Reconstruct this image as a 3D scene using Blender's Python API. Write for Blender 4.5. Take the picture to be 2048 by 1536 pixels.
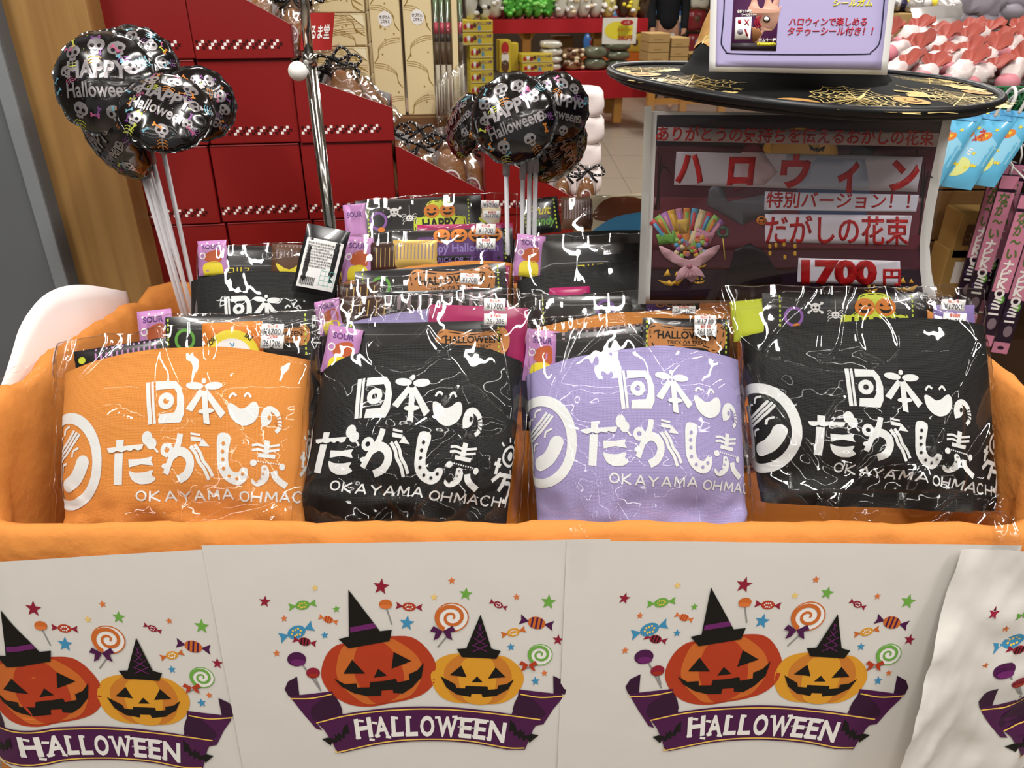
import bpy, bmesh, math, random
from mathutils import Vector, Matrix, noise
from mathutils.geometry import tessellate_polygon

for o in list(bpy.data.objects):
    bpy.data.objects.remove(o)
SC = bpy.context.scene
COL = SC.collection
rnd = random.Random(7)

# ---------------------------------------------------------------- camera
FPX = 1538.0
PITCH = math.radians(27.7)
CAMZ = 1.42
cs, sn = math.cos(PITCH), math.sin(PITCH)
cam_d = bpy.data.cameras.new('camera')
cam_d.sensor_width = 36.0
cam_d.lens = 36.0 * FPX / 2048.0
cam_d.clip_start = 0.05
cam_d.clip_end = 60
cam = bpy.data.objects.new('camera', cam_d)
COL.objects.link(cam)
cam.location = (0, 0, CAMZ)
cam.rotation_euler = (math.pi / 2 - PITCH, 0, 0)
SC.camera = cam
cam_d.dof.use_dof = True
cam_d.dof.focus_distance = 1.02
cam_d.dof.aperture_fstop = 13.0

# ---------------------------------------------------------------- view and world
SC.view_settings.view_transform = 'Standard'
SC.view_settings.look = 'None'
SC.view_settings.gamma = 1.0
SC.view_settings.use_curve_mapping = False
SC.view_settings.exposure = 0.06
SC.cycles.transparent_max_bounces = 40
SC.cycles.max_bounces = 8
SC.cycles.sample_clamp_indirect = 4.0
SC.cycles.caustics_reflective = False
SC.cycles.caustics_refractive = False
wd = bpy.data.worlds.new('shop_ambience')
SC.world = wd
wd.use_nodes = True
wd.node_tree.nodes['Background'].inputs[0].default_value = (1.0, 0.96, 0.91, 1)
wd.node_tree.nodes['Background'].inputs[1].default_value = 0.22

# ---------------------------------------------------------------- ceiling lamps of the shop
def area(name, loc, sx, sy, power, rot=(0, 0, 0), color=(1.0, 0.97, 0.925)):
    l = bpy.data.lights.new(name, 'AREA')
    l.shape = 'RECTANGLE'; l.size = sx; l.size_y = sy
    l.energy = power; l.color = color
    o = bpy.data.objects.new(name, l); COL.objects.link(o)
    o.location = loc; o.rotation_euler = rot
    return o
for (x, y) in ((-1.3, 0.1), (0.25, 0.35), (1.7, 0.1)):
    area('ceiling_tube_lamp', (x, y, 2.75), 0.10, 1.25, 38)
for y in (-1.1, -2.3, -3.9):
    area('ceiling_tube_row', (0.1, y, 2.75), 5.2, 0.045, 15)
for (x, y) in ((-0.6, 2.3), (1.2, 2.5)):
    area('ceiling_tube_lamp', (x, y, 2.75), 0.12, 1.25, 24)
for (x, y) in ((-1.5, 5.2), (1.5, 5.2), (-1.5, 8.2), (1.5, 8.2), (4.5, 7), (-0.2, 11)):
    area('ceiling_tube_lamp', (x, y, 3.1), 0.25, 1.5, 50)

# ---------------------------------------------------------------- pixel helpers (frame 2048 x 1536)
def ray(px, py):
    u = -(py - 768.0)
    return Vector((px - 1024.0, FPX * cs + u * sn, -FPX * sn + u * cs))
def PY(px, py, Y):
    d = ray(px, py); t = Y / d.y
    return Vector((d.x * t, Y, CAMZ + d.z * t))
def PZ(px, py, Z):
    d = ray(px, py); t = (Z - CAMZ) / d.z
    return Vector((d.x * t, d.y * t, Z))
def PP(px, py, p0, n):
    d = ray(px, py); o = Vector((0, 0, CAMZ))
    t = (Vector(p0) - o).dot(n) / d.dot(n)
    return o + d * t

# ---------------------------------------------------------------- materials
def lin(h):
    h = h.lstrip('#')
    r = []
    for i in (0, 2, 4):
        c = int(h[i:i + 2], 16) / 255
        r.append(c / 12.92 if c <= 0.04045 else ((c + 0.055) / 1.055) ** 2.4)
    return (*r, 1)
_M = {}
def mat(hexc, rough=0.5, metal=0.0, spec=0.28, bump=None, name=None, coat=0.0, trans=0.0):
    key = (hexc, rough, metal, spec, bump, coat, trans)
    if key in _M: return _M[key]
    m = bpy.data.materials.new(name or ('surface_' + hexc.lstrip('#')))
    m.use_nodes = True
    nt = m.node_tree
    b = nt.nodes['Principled BSDF']
    b.inputs['Base Color'].default_value = lin(hexc)
    b.inputs['Roughness'].default_value = rough
    b.inputs['Metallic'].default_value = metal
    b.inputs['Specular IOR Level'].default_value = spec
    b.inputs['Coat Weight'].default_value = coat
    if trans: b.inputs['Transmission Weight'].default_value = trans
    if bump:
        kind, sc, st, dist = bump
        tc = nt.nodes.new('ShaderNodeTexCoord')
        bp = nt.nodes.new('ShaderNodeBump'); bp.inputs['Strength'].default_value = st; bp.inputs['Distance'].default_value = dist
        if kind == 'voronoi':
            t = nt.nodes.new('ShaderNodeTexVoronoi'); out = t.outputs['Distance']
        elif kind == 'weave':
            t = nt.nodes.new('ShaderNodeTexVoronoi'); t.inputs['Randomness'].default_value = 0.15; out = t.outputs['Distance']
        else:
            t = nt.nodes.new('ShaderNodeTexNoise'); t.inputs['Detail'].default_value = 5; out = t.outputs['Fac']
        t.inputs['Scale'].default_value = sc
        nt.links.new(tc.outputs['Object'], t.inputs['Vector'])
        nt.links.new(out, bp.inputs['Height'])
        nt.links.new(bp.outputs['Normal'], b.inputs['Normal'])
    _M[key] = m
    return m
def film(name='clear_film', bumpscale=22.0, bump=0.25, k=1.0, tint=(1, 1, 1, 1), rough=0.035, base=0.03):
    key = ('film', name)
    if key in _M: return _M[key]
    m = bpy.data.materials.new(name); m.use_nodes = True
    nt = m.node_tree; nt.nodes.clear()
    out = nt.nodes.new('ShaderNodeOutputMaterial')
    mix = nt.nodes.new('ShaderNodeMixShader')
    tr = nt.nodes.new('ShaderNodeBsdfTransparent'); tr.inputs[0].default_value = tint
    gl = nt.nodes.new('ShaderNodeBsdfGlossy'); gl.inputs['Roughness'].default_value = rough
    lf = nt.nodes.new('ShaderNodeLayerWeight'); lf.inputs['Blend'].default_value = .5
    p5 = nt.nodes.new('ShaderNodeMath'); p5.operation = 'POWER'; p5.inputs[1].default_value = 5.0
    lw = nt.nodes.new('ShaderNodeMath'); lw.operation = 'MULTIPLY_ADD'; lw.inputs[1].default_value = .75; lw.inputs[2].default_value = .045
    nt.links.new(lf.outputs['Facing'], p5.inputs[0]); nt.links.new(p5.outputs[0], lw.inputs[0])
    mt = nt.nodes.new('ShaderNodeMath'); mt.operation = 'MULTIPLY_ADD'; mt.use_clamp = True
    mt.inputs[1].default_value = k; mt.inputs[2].default_value = base
    tc = nt.nodes.new('ShaderNodeTexCoord')
    no = nt.nodes.new('ShaderNodeTexNoise'); no.inputs['Scale'].default_value = bumpscale; no.inputs['Detail'].default_value = 3
    no.noise_type = 'RIDGED_MULTIFRACTAL' if hasattr(no, 'noise_type') else 'FBM'
    bp = nt.nodes.new('ShaderNodeBump'); bp.inputs['Strength'].default_value = bump; bp.inputs['Distance'].default_value = 0.004
    nt.links.new(tc.outputs['Object'], no.inputs['Vector'])
    nt.links.new(no.outputs[0], bp.inputs['Height'])
    nt.links.new(bp.outputs['Normal'], gl.inputs['Normal'])
    nt.links.new(lw.outputs[0], mt.inputs[0])
    nt.links.new(mt.outputs[0], mix.inputs[0])
    nt.links.new(tr.outputs[0], mix.inputs[1]); nt.links.new(gl.outputs[0], mix.inputs[2])
    nt.links.new(mix.outputs[0], out.inputs[0])
    _M[key] = m
    return m

# ---------------------------------------------------------------- 2-D artwork -> mesh
_TXT = {}
def text_tris(s, bold=0.0, shear=0.0):
    key = (s, bold, shear)
    if key in _TXT: return _TXT[key]
    c = bpy.data.curves.new('lettering', 'FONT')
    c.body = s; c.size = 1; c.resolution_u = 3; c.offset = bold; c.shear = shear
    o = bpy.data.objects.new('lettering', c); COL.objects.link(o)
    dg = bpy.context.evaluated_depsgraph_get()
    ob = o.evaluated_get(dg); m = ob.to_mesh()
    v = [(q.co.x, q.co.y) for q in m.vertices]
    f = [tuple(p.vertices) for p in m.polygons]
    ob.to_mesh_clear()
    bpy.data.objects.remove(o); bpy.data.curves.remove(c)
    _TXT[key] = (v, f)
    return _TXT[key]
def cr(pts, n=6, closed=False):
    """smooth curve through points"""
    P = [Vector((*p,)) if len(p) == 2 else Vector(p) for p in pts]
    N = len(P); out = []
    rng = range(N) if closed else range(N - 1)
    for i in rng:
        if closed: a, b, c, d = P[i - 1], P[i], P[(i + 1) % N], P[(i + 2) % N]
        else: a, b, c, d = P[max(i - 1, 0)], P[i], P[i + 1], P[min(i + 2, N - 1)]
        for k in range(n):
            t = k / n
            out.append(0.5 * ((2 * b) + (c - a) * t + (2 * a - 5 * b + 4 * c - d) * t * t + (3 * b - a - 3 * c + d) * t ** 3))
    if not closed: out.append(P[-1])
    return [tuple(p) for p in out]
class Art:
    def __init__(s, flip=False):
        s.items = []; s.sx = 1; s.flip = flip      # flip: y runs down as in the photograph
        s.xf = None
    def _add(s, v, f, m, layer):
        if s.xf: v = [s.xf(*p) for p in v]
        s.items.append(([tuple(p) for p in v], f, m, layer))
    def poly(s, pts, m, layer=1, holes=()):
        loops = [[Vector((p[0], p[1], 0)) for p in l] for l in (pts, *holes)]
        t = tessellate_polygon(loops)
        v = [(p.x, p.y) for l in loops for p in l]
        s._add(v, [tuple(x) for x in t], m, layer)
    def ell(s, cx, cy, rx, ry, m, layer=1, hole=None, n=26, rot=0):
        c, d = math.cos(rot), math.sin(rot)
        def ring(a, b): return [(cx + a * math.cos(q) * c - b * math.sin(q) * d, cy + a * math.cos(q) * d + b * math.sin(q) * c) for q in (2 * math.pi * i / n for i in range(n))]
        s.poly(ring(rx, ry), m, layer, [ring(*hole)] if hole else ())
    def rect(s, x0, y0, x1, y1, m, layer=1):
        s.poly([(x0, y0), (x1, y0), (x1, y1), (x0, y1)], m, layer)
    def rrect(s, x0, y0, x1, y1, r, m, layer=1, hole=0):
        def ring(x0, y0, x1, y1, r):
            o = []
            for cx, cy, a0 in ((x1 - r, y1 - r, 0), (x0 + r, y1 - r, 90), (x0 + r, y0 + r, 180), (x1 - r, y0 + r, 270)):
                for k in range(7):
                    a = math.radians(a0 + 15 * k); o.append((cx + r * math.cos(a), cy + r * math.sin(a)))
            return o
        s.poly(ring(x0, y0, x1, y1, r), m, layer, [ring(x0 + hole, y0 + hole, x1 - hole, y1 - hole, max(r - hole, .0001))] if hole else ())
    def stroke(s, pts, w, m, layer=1, closed=False, w2=None):
        n = len(pts); v = []
        for i, p in enumerate(pts):
            a = pts[i - 1] if (i or closed) else p
            b = pts[(i + 1) % n] if (i < n - 1 or closed) else p
            dx, dy = b[0] - a[0], b[1] - a[1]
            l = math.hypot(dx, dy) or 1
            ww = w if w2 is None else w + (w2 - w) * i / (n - 1)
            nx, ny = -dy / l * ww / 2, dx / l * ww / 2
            v += [(p[0] + nx, p[1] + ny), (p[0] - nx, p[1] - ny)]
        f = []
        for i in range(n if closed else n - 1):
            j = (i + 1) % n
            f.append((2 * i, 2 * i + 1, 2 * j + 1, 2 * j))
        s._add(v, f, m, layer)
    def dash(s, pts, w, m, layer=1, on=1, off=1):
        """dashes along a polyline given as evenly spaced points"""
        i = 0
        while i < len(pts) - 1:
            s.stroke(pts[i:i + on + 1], w, m, layer); i += on + off
    def star(s, cx, cy, r, m, layer=1, rot=0, n=5, q=0.42):
        p = []
        for i in range(2 * n):
            a = rot - math.pi / 2 + math.pi * i / n; rr = r if i % 2 == 0 else r * q
            p.append((cx + rr * math.cos(a), cy + rr * math.sin(a)))
        s.poly(p, m, layer)
    def text(s, t, x, y, h, m, layer=1, bold=0.0, shear=0.0, align='l', w=None, rot=0.0, arc=0.0):
        """lettering h high (cap height), left bottom at x,y; w squeezes it to that width"""
        v, f = text_tris(t, bold, shear)
        if not v: return
        x0 = min(p[0] for p in v); x1 = max(p[0] for p in v)
        k = h / 0.72
        kx = k if w is None else w / (x1 - x0)
        W = (x1 - x0) * kx
        ox = {'l': 0, 'c': -W / 2, 'r': -W}[align]
        sg = -1 if s.flip else 1
        c, d = math.cos(rot), math.sin(rot)
        q = []
        for p in v:
            a = (p[0] - x0) * kx + ox; b = p[1] * k
            if arc: b += arc * (1 - (2 * (a - ox) / W - 1) ** 2)
            a, b = a * c - b * d, a * d + b * c
            q.append((x + a, y + sg * b))
        s._add(q, f, m, layer)
    def group(s, xf):
        """transform for following items"""
        s.xf = xf

# ---------------------------------------------------------------- mesh builder
class MB:
    def __init__(s):
        s.v = []; s.f = []; s.m = []; s.sm = []; s.mats = []; s.T = None
    def mi(s, m):
        if m not in s.mats: s.mats.append(m)
        return s.mats.index(m)
    def add(s, verts, faces, m, smooth=False):
        b = len(s.v)
        if s.T is not None: verts = [s.T @ Vector(p) for p in verts]
        s.v += [tuple(p) for p in verts]
        i = s.mi(m)
        for q in faces:
            s.f.append(tuple(b + x for x in q)); s.m.append(i); s.sm.append(smooth)
    def grid(s, fn, nu, nv, m, cu=False, cv=False, smooth=True, flip=False):
        vs = [fn(i / (nu if cu else nu - 1) if nu > 1 else 0, j / (nv if cv else nv - 1)) for j in range(nv) for i in range(nu)]
        fs = []
        for j in range(nv if cv else nv - 1):
            for i in range(nu if cu else nu - 1):
                a = j * nu + i; b = j * nu + (i + 1) % nu; c = ((j + 1) % nv) * nu + (i + 1) % nu; d = ((j + 1) % nv) * nu + i
                fs.append((a, d, c, b) if flip else (a, b, c, d))
        s.add(vs, fs, m, smooth)
    def box(s, lo, hi, m, bev=0.0, smooth=False):
        lo, hi = Vector(lo), Vector(hi)
        if bev <= 0:
            v = [(x, y, z) for z in (lo.z, hi.z) for y in (lo.y, hi.y) for x in (lo.x, hi.x)]
            s.add(v, [(0, 2, 3, 1), (4, 5, 7, 6), (0, 1, 5, 4), (2, 6, 7, 3), (0, 4, 6, 2), (1, 3, 7, 5)], m, smooth)
            return
        b = bmesh.new()
        bmesh.ops.create_cube(b, size=1)
        for q in b.verts: q.co = Vector((lo[k] + (q.co[k] + .5) * (hi[k] - lo[k]) for k in range(3)))
        bmesh.ops.bevel(b, geom=b.edges[:], offset=bev, segments=2, affect='EDGES', profile=.5)
        b.verts.index_update()
        s.add([q.co.copy() for q in b.verts], [[x.index for x in q.verts] for q in b.faces], m, smooth)
        b.free()
    def tube(s, pts, r, m, n=10, r2=None, cap=True, closed=False):
        P = [Vector(p) for p in pts]; N = len(P)
        vs = []; up = None
        for i, p in enumerate(P):
            t = (P[(i + 1) % N] if (i < N - 1 or closed) else p) - (P[i - 1] if (i or closed) else p)
            t.normalize()
            if up is None:
                up = Vector((0, 0, 1)) if abs(t.z) < .9 else Vector((1, 0, 0))
            x = up.cross(t); x.normalize(); y = t.cross(x); up = y
            if callable(r): rr = r(i / max(N - 1, 1))
            else: rr = r if r2 is None else r + (r2 - r) * i / (N - 1)
            vs += [p + (x * math.cos(2 * math.pi * k / n) + y * math.sin(2 * math.pi * k / n)) * rr for k in range(n)]
        fs = []
        for i in range(N if closed else N - 1):
            for k in range(n):
                j = (i + 1) % N
                fs.append((i * n + k, i * n + (k + 1) % n, j * n + (k + 1) % n, j * n + k))
        if cap and not closed:
            fs.append(tuple(reversed(range(n)))); fs.append(tuple((N - 1) * n + k for k in range(n)))
        s.add(vs, fs, m, True)
    def lathe(s, prof, m, n=32, smooth=True, cap=False):
        vs = [(r * math.cos(2 * math.pi * k / n), r * math.sin(2 * math.pi * k / n), z) for r, z in prof for k in range(n)]
        fs = []
        for i in range(len(prof) - 1):
            for k in range(n):
                fs.append((i * n + k, i * n + (k + 1) % n, (i + 1) * n + (k + 1) % n, (i + 1) * n + k))
        if cap:
            fs.append(tuple(reversed(range(n)))); fs.append(tuple((len(prof) - 1) * n + k for k in range(n)))
        s.add(vs, fs, m, smooth)
    def ball(s, c, rx, ry, rz, m, nu=16, nv=10, fn=None):
        c = Vector(c)
        def g(a, b):
            th = 2 * math.pi * a; ph = math.pi * (b - .5)
            p = Vector((rx * math.cos(ph) * math.cos(th), ry * math.cos(ph) * math.sin(th), rz * math.sin(ph)))
            return c + (fn(p) if fn else p)
        s.grid(g, nu, nv, m, cu=True)
    def art(s, art, fmap, cut=0.0, eps=0.00025, smooth=True):
        """lay an Art on a surface: fmap(x, y, h) -> point; cut = size of the cells large shapes are cut to"""
        for verts, faces, m, layer in art.items:
            if cut > 0:
                b = bmesh.new()
                bv = [b.verts.new((p[0], p[1], 0)) for p in verts]
                for q in faces:
                    try: b.faces.new([bv[k] for k in q])
                    except ValueError: pass
                xs = [p[0] for p in verts]; ys = [p[1] for p in verts]
                for ax, arr in ((0, xs), (1, ys)):
                    k0 = math.floor(min(arr) / cut) + 1; k1 = math.ceil(max(arr) / cut)
                    for k in range(k0, k1):
                        co = [0, 0, 0]; co[ax] = k * cut; no = [0, 0, 0]; no[ax] = 1
                        bmesh.ops.bisect_plane(b, geom=b.verts[:] + b.edges[:] + b.faces[:], plane_co=co, plane_no=no, dist=1e-7)
                b.verts.index_update()
                V = [(q.co.x, q.co.y) for q in b.verts]; Fc = [[x.index for x in q.verts] for q in b.faces]
                b.free()
            else: V, Fc = verts, faces
            out = []
            for q in Fc:
                A = 0
                for k in range(len(q)):
                    p, r = V[q[k]], V[q[(k + 1) % len(q)]]
                    A += p[0] * r[1] - r[0] * p[1]
                out.append(tuple(q) if (A > 0) != art.flip else tuple(reversed(q)))
            s.add([fmap(p[0], p[1], layer * eps) for p in V], out, m, smooth)
    def build(s, name, parent=None, solid=0.0, sub=0, off=1.0):
        me = bpy.data.meshes.new(name)
        base = Vector(parent.location) if parent is not None else None
        # origin at the mesh's own lowest middle when top-level
        if base is None:
            lo = [min(p[k] for p in s.v) for k in range(3)]; hi = [max(p[k] for p in s.v) for k in range(3)]
            org = Vector(((lo[0] + hi[0]) / 2, (lo[1] + hi[1]) / 2, lo[2]))
        else:
            org = Vector((0, 0, 0)); q = parent
            while q is not None: org += q.location; q = q.parent
        me.from_pydata([tuple(Vector(p) - org) for p in s.v], [], s.f)
        for m in s.mats: me.materials.append(m)
        me.polygons.foreach_set('material_index', s.m)
        me.polygons.foreach_set('use_smooth', s.sm)
        me.update()
        o = bpy.data.objects.new(name, me); COL.objects.link(o)
        if parent is not None: o.parent = parent
        else: o.location = org
        if sub:
            q = o.modifiers.new('smooth', 'SUBSURF'); q.levels = q.render_levels = sub
        if solid:
            q = o.modifiers.new('thickness', 'SOLIDIFY'); q.thickness = solid; q.offset = off
        return o
def thing(name, label, cat, loc, group=None):
    o = bpy.data.objects.new(name, None); COL.objects.link(o)
    o.empty_display_size = 0.05
    o.location = loc
    return tag(o, label, cat, group)
def tag(o, label, cat, group=None, kind=None):
    o['label'] = label; o['category'] = cat
    if group: o['group'] = group
    if kind: o['kind'] = kind
    return o
def struct(o):
    o['kind'] = 'structure'
    return o
def copy_tree(root, loc, rot=None, label=None, group=None):
    r = root.copy(); COL.objects.link(r)
    r.location = loc
    if rot is not None: r.rotation_euler = rot
    if label: r['label'] = label
    if group: r['group'] = group
    for ch in [c for c in COL.objects if c.parent == root]:
        c = ch.copy(); COL.objects.link(c); c.parent = r
        for g in [d for d in COL.objects if d.parent == ch]:
            d = g.copy(); COL.objects.link(d); d.parent = c
    return r
def fbm(x, y, z=0.0, o=4):
    return noise.fractal(Vector((x, y, z)), 1.0, 2.0, o)
def ridge(x, y, z=0.0):
    """sharp creases, 0..1"""
    return 1 - min(1.0, abs(noise.noise(Vector((x, y, z)))) * 2.2)
ORD = ('topmost', 'second', 'third', 'fourth', 'fifth', 'sixth', 'seventh', 'eighth')
# ================================================================ shop shell
flo = MB()
m_floor = mat('#94897A', 0.28, spec=0.5, bump=('noise', 9, .04, .01))
m_grout = mat('#6E6658', 0.6)
flo.box((-6, -6.5, -0.05), (9, 14.4, 0), m_floor)
fa = Art()
for k in range(-5, 9):
    fa.rect(k * .9 - .004, 2.2, k * .9 + .004, 14.3, m_grout)
for k in range(3, 16):
    fa.rect(-5.9, k * .9 - .005, 8.9, k * .9 + .005, m_grout)
flo.art(fa, lambda x, y, h: Vector((x, y, h)), eps=.0006)
struct(flo.build('floor'))
w = MB(); w.box((-6, 14.4, 0), (9, 14.6, 3.3), mat('#5B4A3C', .8)); struct(w.build('wall_back'))
w = MB(); w.box((-6.2, -6.5, 0), (-6, 14.6, 3.3), mat('#8A8178', .8)); struct(w.build('wall_left'))
w = MB(); w.box((9, -6.5, 0), (9.2, 14.6, 3.3), mat('#8A8178', .8)); struct(w.build('wall_right'))
w = MB(); w.box((-6, -6.5, 3.3), (9, 14.6, 3.4), mat('#B8B0A4', .9)); struct(w.build('ceiling'))

# ================================================================ display bin with orange cloth
BX, BY0, BY1, CR_ = .640, .72, 1.32, .055
def path_pts(step=.012):
    """closed path anticlockwise from above starting at the middle of the front; (x, y, nx, ny, s)"""
    out = []
    def seg(a, b, n):
        L = math.dist(a, b); k = max(2, int(L / step))
        for i in range(k): out.append((a[0] + (b[0] - a[0]) * i / k, a[1] + (b[1] - a[1]) * i / k, n[0], n[1]))
    def arc(cx, cy, a0):
        for i in range(8):
            a = math.radians(a0 + 90 * i / 8); out.append((cx + CR_ * math.cos(a), cy + CR_ * math.sin(a), math.cos(a), math.sin(a)))
    seg((0, BY0), (BX - CR_, BY0), (0, -1)); arc(BX - CR_, BY0 + CR_, -90)
    seg((BX, BY0 + CR_), (BX, BY1 - CR_), (1, 0)); arc(BX - CR_, BY1 - CR_, 0)
    seg((BX - CR_, BY1), (-BX + CR_, BY1), (0, 1)); arc(-BX + CR_, BY1 - CR_, 90)
    seg((-BX, BY1 - CR_), (-BX, BY0 + CR_), (-1, 0)); arc(-BX + CR_, BY0 + CR_, 180)
    seg((-BX + CR_, BY0), (0, BY0), (0, -1))
    return out
PATH = path_pts()
def smooth(a, b, x):
    t = min(1, max(0, (x - a) / (b - a))); return t * t * (3 - 2 * t)
def rim_z(x, y):
    if y > BY1 - .03: side = .93
    elif x < 0: side = .962 - .030 * smooth(1.0, 1.26, y)
    else: side = .969
    f = smooth(BY0 + .02, BY0 + .075, y)
    return .857 * (1 - f) + side * f
def flare(z, nx): return .02 + (.118 + .085 * abs(nx)) * max(0, .85 - z)
m_orange = mat('#C87F3C', .8, spec=.2, bump=('noise', 17, .55, .012), name='orange_cloth')
bin_ = thing('display_bin', 'waist-high display bin lined and draped with orange cotton cloth', 'display bin', (0, 1.0, 0))
cl = MB()
PROF = [(None, .33), (None, .45), (None, .58), (None, .70), (None, .79), (.019, -.03), (.013, -.010), (.005, -.001), (-.004, 0), (-.013, -.008), (-.019, -.028), (-.021, -.07), ('in', .84), ('in', .78), ('in', .742)]
vs = []; NP = len(PATH)
for j, (o, z) in enumerate(PROF):
    for i, (x, y, nx, ny) in enumerate(PATH):
        s_ = i * .31
        zr = rim_z(x, y) + .0035 * fbm(x * 9, y * 9, 3.1) + .0025 * ridge(x * 16, y * 16, 6) ** 4
        if x < -.55 and y > .8: zr += .012 * fbm(y * 14, 5.2)
        if o is None:
            zz = z; oo = flare(z, nx) - .003 - .016 * abs(fbm(x * 5, y * 5 + z * 3, 1.7)) * (.85 - z) * 2
        elif o == 'in':
            zz = min(z, zr - .08) if z > .8 else z; oo = -.021 + .004 * fbm(x * 6, y * 6, z * 5)
            if abs(nx) > .5: oo += .010 * fbm(y * 5 + z * 4, z * 3, 9)
        else:
            zz = zr + z; oo = o + .004 * fbm(x * 22 + j * .35, y * 22, 2.2) * (1 if o > -.01 else .5) + .004 * ridge(x * 9 + z * 22, y * 9 - z * 10, 4) ** 3
        vs.append((x + nx * oo, y + ny * oo, zz))
fs = []
for j in range(len(PROF) - 1):
    for i in range(NP):
        fs.append((j * NP + i, j * NP + (i + 1) % NP, (j + 1) * NP + (i + 1) % NP, (j + 1) * NP + i))
cl.add(vs, fs, m_orange, True)
cl.build('cloth_cover', bin_)
b = MB(); b.box((-.625, .735, .70), (.625, 1.305, .741), mat('#D07A22', .85)); b.build('bin_floor', bin_)
b = MB()
m_frame = mat('#8A8C8E', .35, metal=.9)
for x in (-.54, .54):
    for y in (.80, 1.26):
        q = MB(); q.tube([(x, y, 0.0), (x, y, .70)], .016, m_frame); q.build('leg', bin_)

# ================================================================ printed paper sheets on the bin's front
PN = Vector((0, -1, .118)).normalized(); P0 = Vector((0, .70, .85)); PK = math.sqrt(1 + .118 ** 2)
def PC(px, py):
    p = PP(px, py, P0, PN); return (p.x, (.85 - p.z) * PK)
LF = BX - CR_
def front_map(s, q, h, bow=None):
    """s along the front (round the corners), q down from z = .85, h out"""
    z = .85 - q / PK
    a = abs(s); sg = 1 if s >= 0 else -1
    ra = CR_ + .03
    if a <= LF: x, y, nx, ny = a, BY0, 0, -1
    elif a <= LF + ra * math.pi / 2:
        t = (a - LF) / ra - math.pi / 2
        x, y, nx, ny = LF + CR_ * math.cos(t), BY0 + CR_ + CR_ * math.sin(t), math.cos(t), math.sin(t)
    else: x, y, nx, ny = BX, BY0 + CR_ + (a - LF - ra * math.pi / 2), 1, 0
    o = flare(z, nx) + h
    if bow: o += bow(s, q)
    return Vector((sg * (x + nx * o), y + ny * o, z))

C_K = mat('#0F0D0B', .55); C_PUR = mat('#4A1446', .5); C_PURD = mat('#330F30', .5); C_YEL = mat('#F2C75A', .5)
C_RED = mat('#9E2B1E', .5); C_OR = mat('#C9682A', .5); C_OR2 = mat('#DB9A2C', .5); C_OR3 = mat('#C97A2C', .5)
C_WH = mat('#EDE9E4', .5); C_CRIM = mat('#8E1B33', .5); C_GRN = mat('#6DA844', .5); C_BLU = mat('#3F8DB8', .5)
C_STO = mat('#D9753A', .5); C_STY = mat('#EBC878', .5); C_GRY = mat('#8E8C8A', .5); C_VIO = mat('#6A2164', .5); C_PUMP = mat('#B23A1C', .5)
def candy(a, cx, cy, rx, ry, rot, body, dots, end=None, stripes=False):
    end = end or body
    c, d = math.cos(rot), math.sin(rot)
    T = lambda x, y: (cx + x * c - y * d, cy + x * d + y * c)
    a.ell(cx, cy, rx, ry, body, 2, rot=rot, n=20)
    for s in (-1, 1):
        a.poly([T(s * rx * .85, 0), T(s * rx * 1.9, -ry * .9), T(s * rx * 1.75, 0), T(s * rx * 1.95, ry * .8)], end, 2)
    if stripes:
        for k in (-.5, 0, .5):
            hh = ry * math.sqrt(1 - k * k) * .95
            a.poly([T(k * rx - rx * .1, -hh), T(k * rx + rx * .1, -hh), T(k * rx + rx * .1, hh), T(k * rx - rx * .1, hh)], dots, 3)
    else:
        for k, j in ((-.5, 0), (0, -.4), (.5, 0), (0, .4), (-.25, .45), (.3, -.45), (-.3, -.4), (.3, .45)):
            p = T(k * rx, j * ry); a.ell(p[0], p[1], rx * .12, rx * .12, dots, 3, n=8)
def spiral_pop(a, cx, cy, r, col, bow, sx, sy):
    a.stroke([(cx, cy + r * .8), (sx, sy)], r * .09, C_GRY, 2)
    a.ell(cx, cy, r, r * .86, C_WH, 3)
    a.ell(cx, cy, r, r * .86, col, 4, hole=(r * .93, r * .79))
    pts = [(cx + r * k / 40 * .92 * math.cos(-k / 40 * 12.5 + 2.0), cy + r * .86 * k / 40 * .92 * math.sin(-k / 40 * 12.5 + 2.0)) for k in range(4, 41)]
    a.stroke(pts, r * .10, col, 5, w2=r * .26)
    bx, by = cx + (sx - cx) * .62, cy + r * .80
    for s in (-1, 1):
        a.poly([(bx, by), (bx + s * r * .55, by - r * .32), (bx + s * r * .75, by - r * .02), (bx + s * r * .35, by + r * .08)], bow, 6)
        a.poly([(bx, by), (bx + s * r * .42, by + r * .05), (bx + s * r * .55, by + r * .52), (bx + s * r * .25, by + r * .38)], bow, 6)
def bat(a, cx, cy, w, rot, m, layer=6):
    c, d = math.cos(rot), math.sin(rot)
    P = [(-.5, -.18), (-.3, -.12), (-.12, .05), (-.06, -.1), (-.03, -.02), (.03, -.02), (.06, -.1), (.12, .05), (.3, -.12), (.5, -.18), (.42, .0), (.36, .16), (.25, .08), (.16, .2), (.06, .12), (0, .24), (-.06, .12), (-.16, .2), (-.25, .08), (-.36, .16), (-.42, 0)]
    a.poly([(cx + (x * c - y * d) * w, cy + (x * d + y * c) * w) for x, y in P], m, layer)
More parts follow.
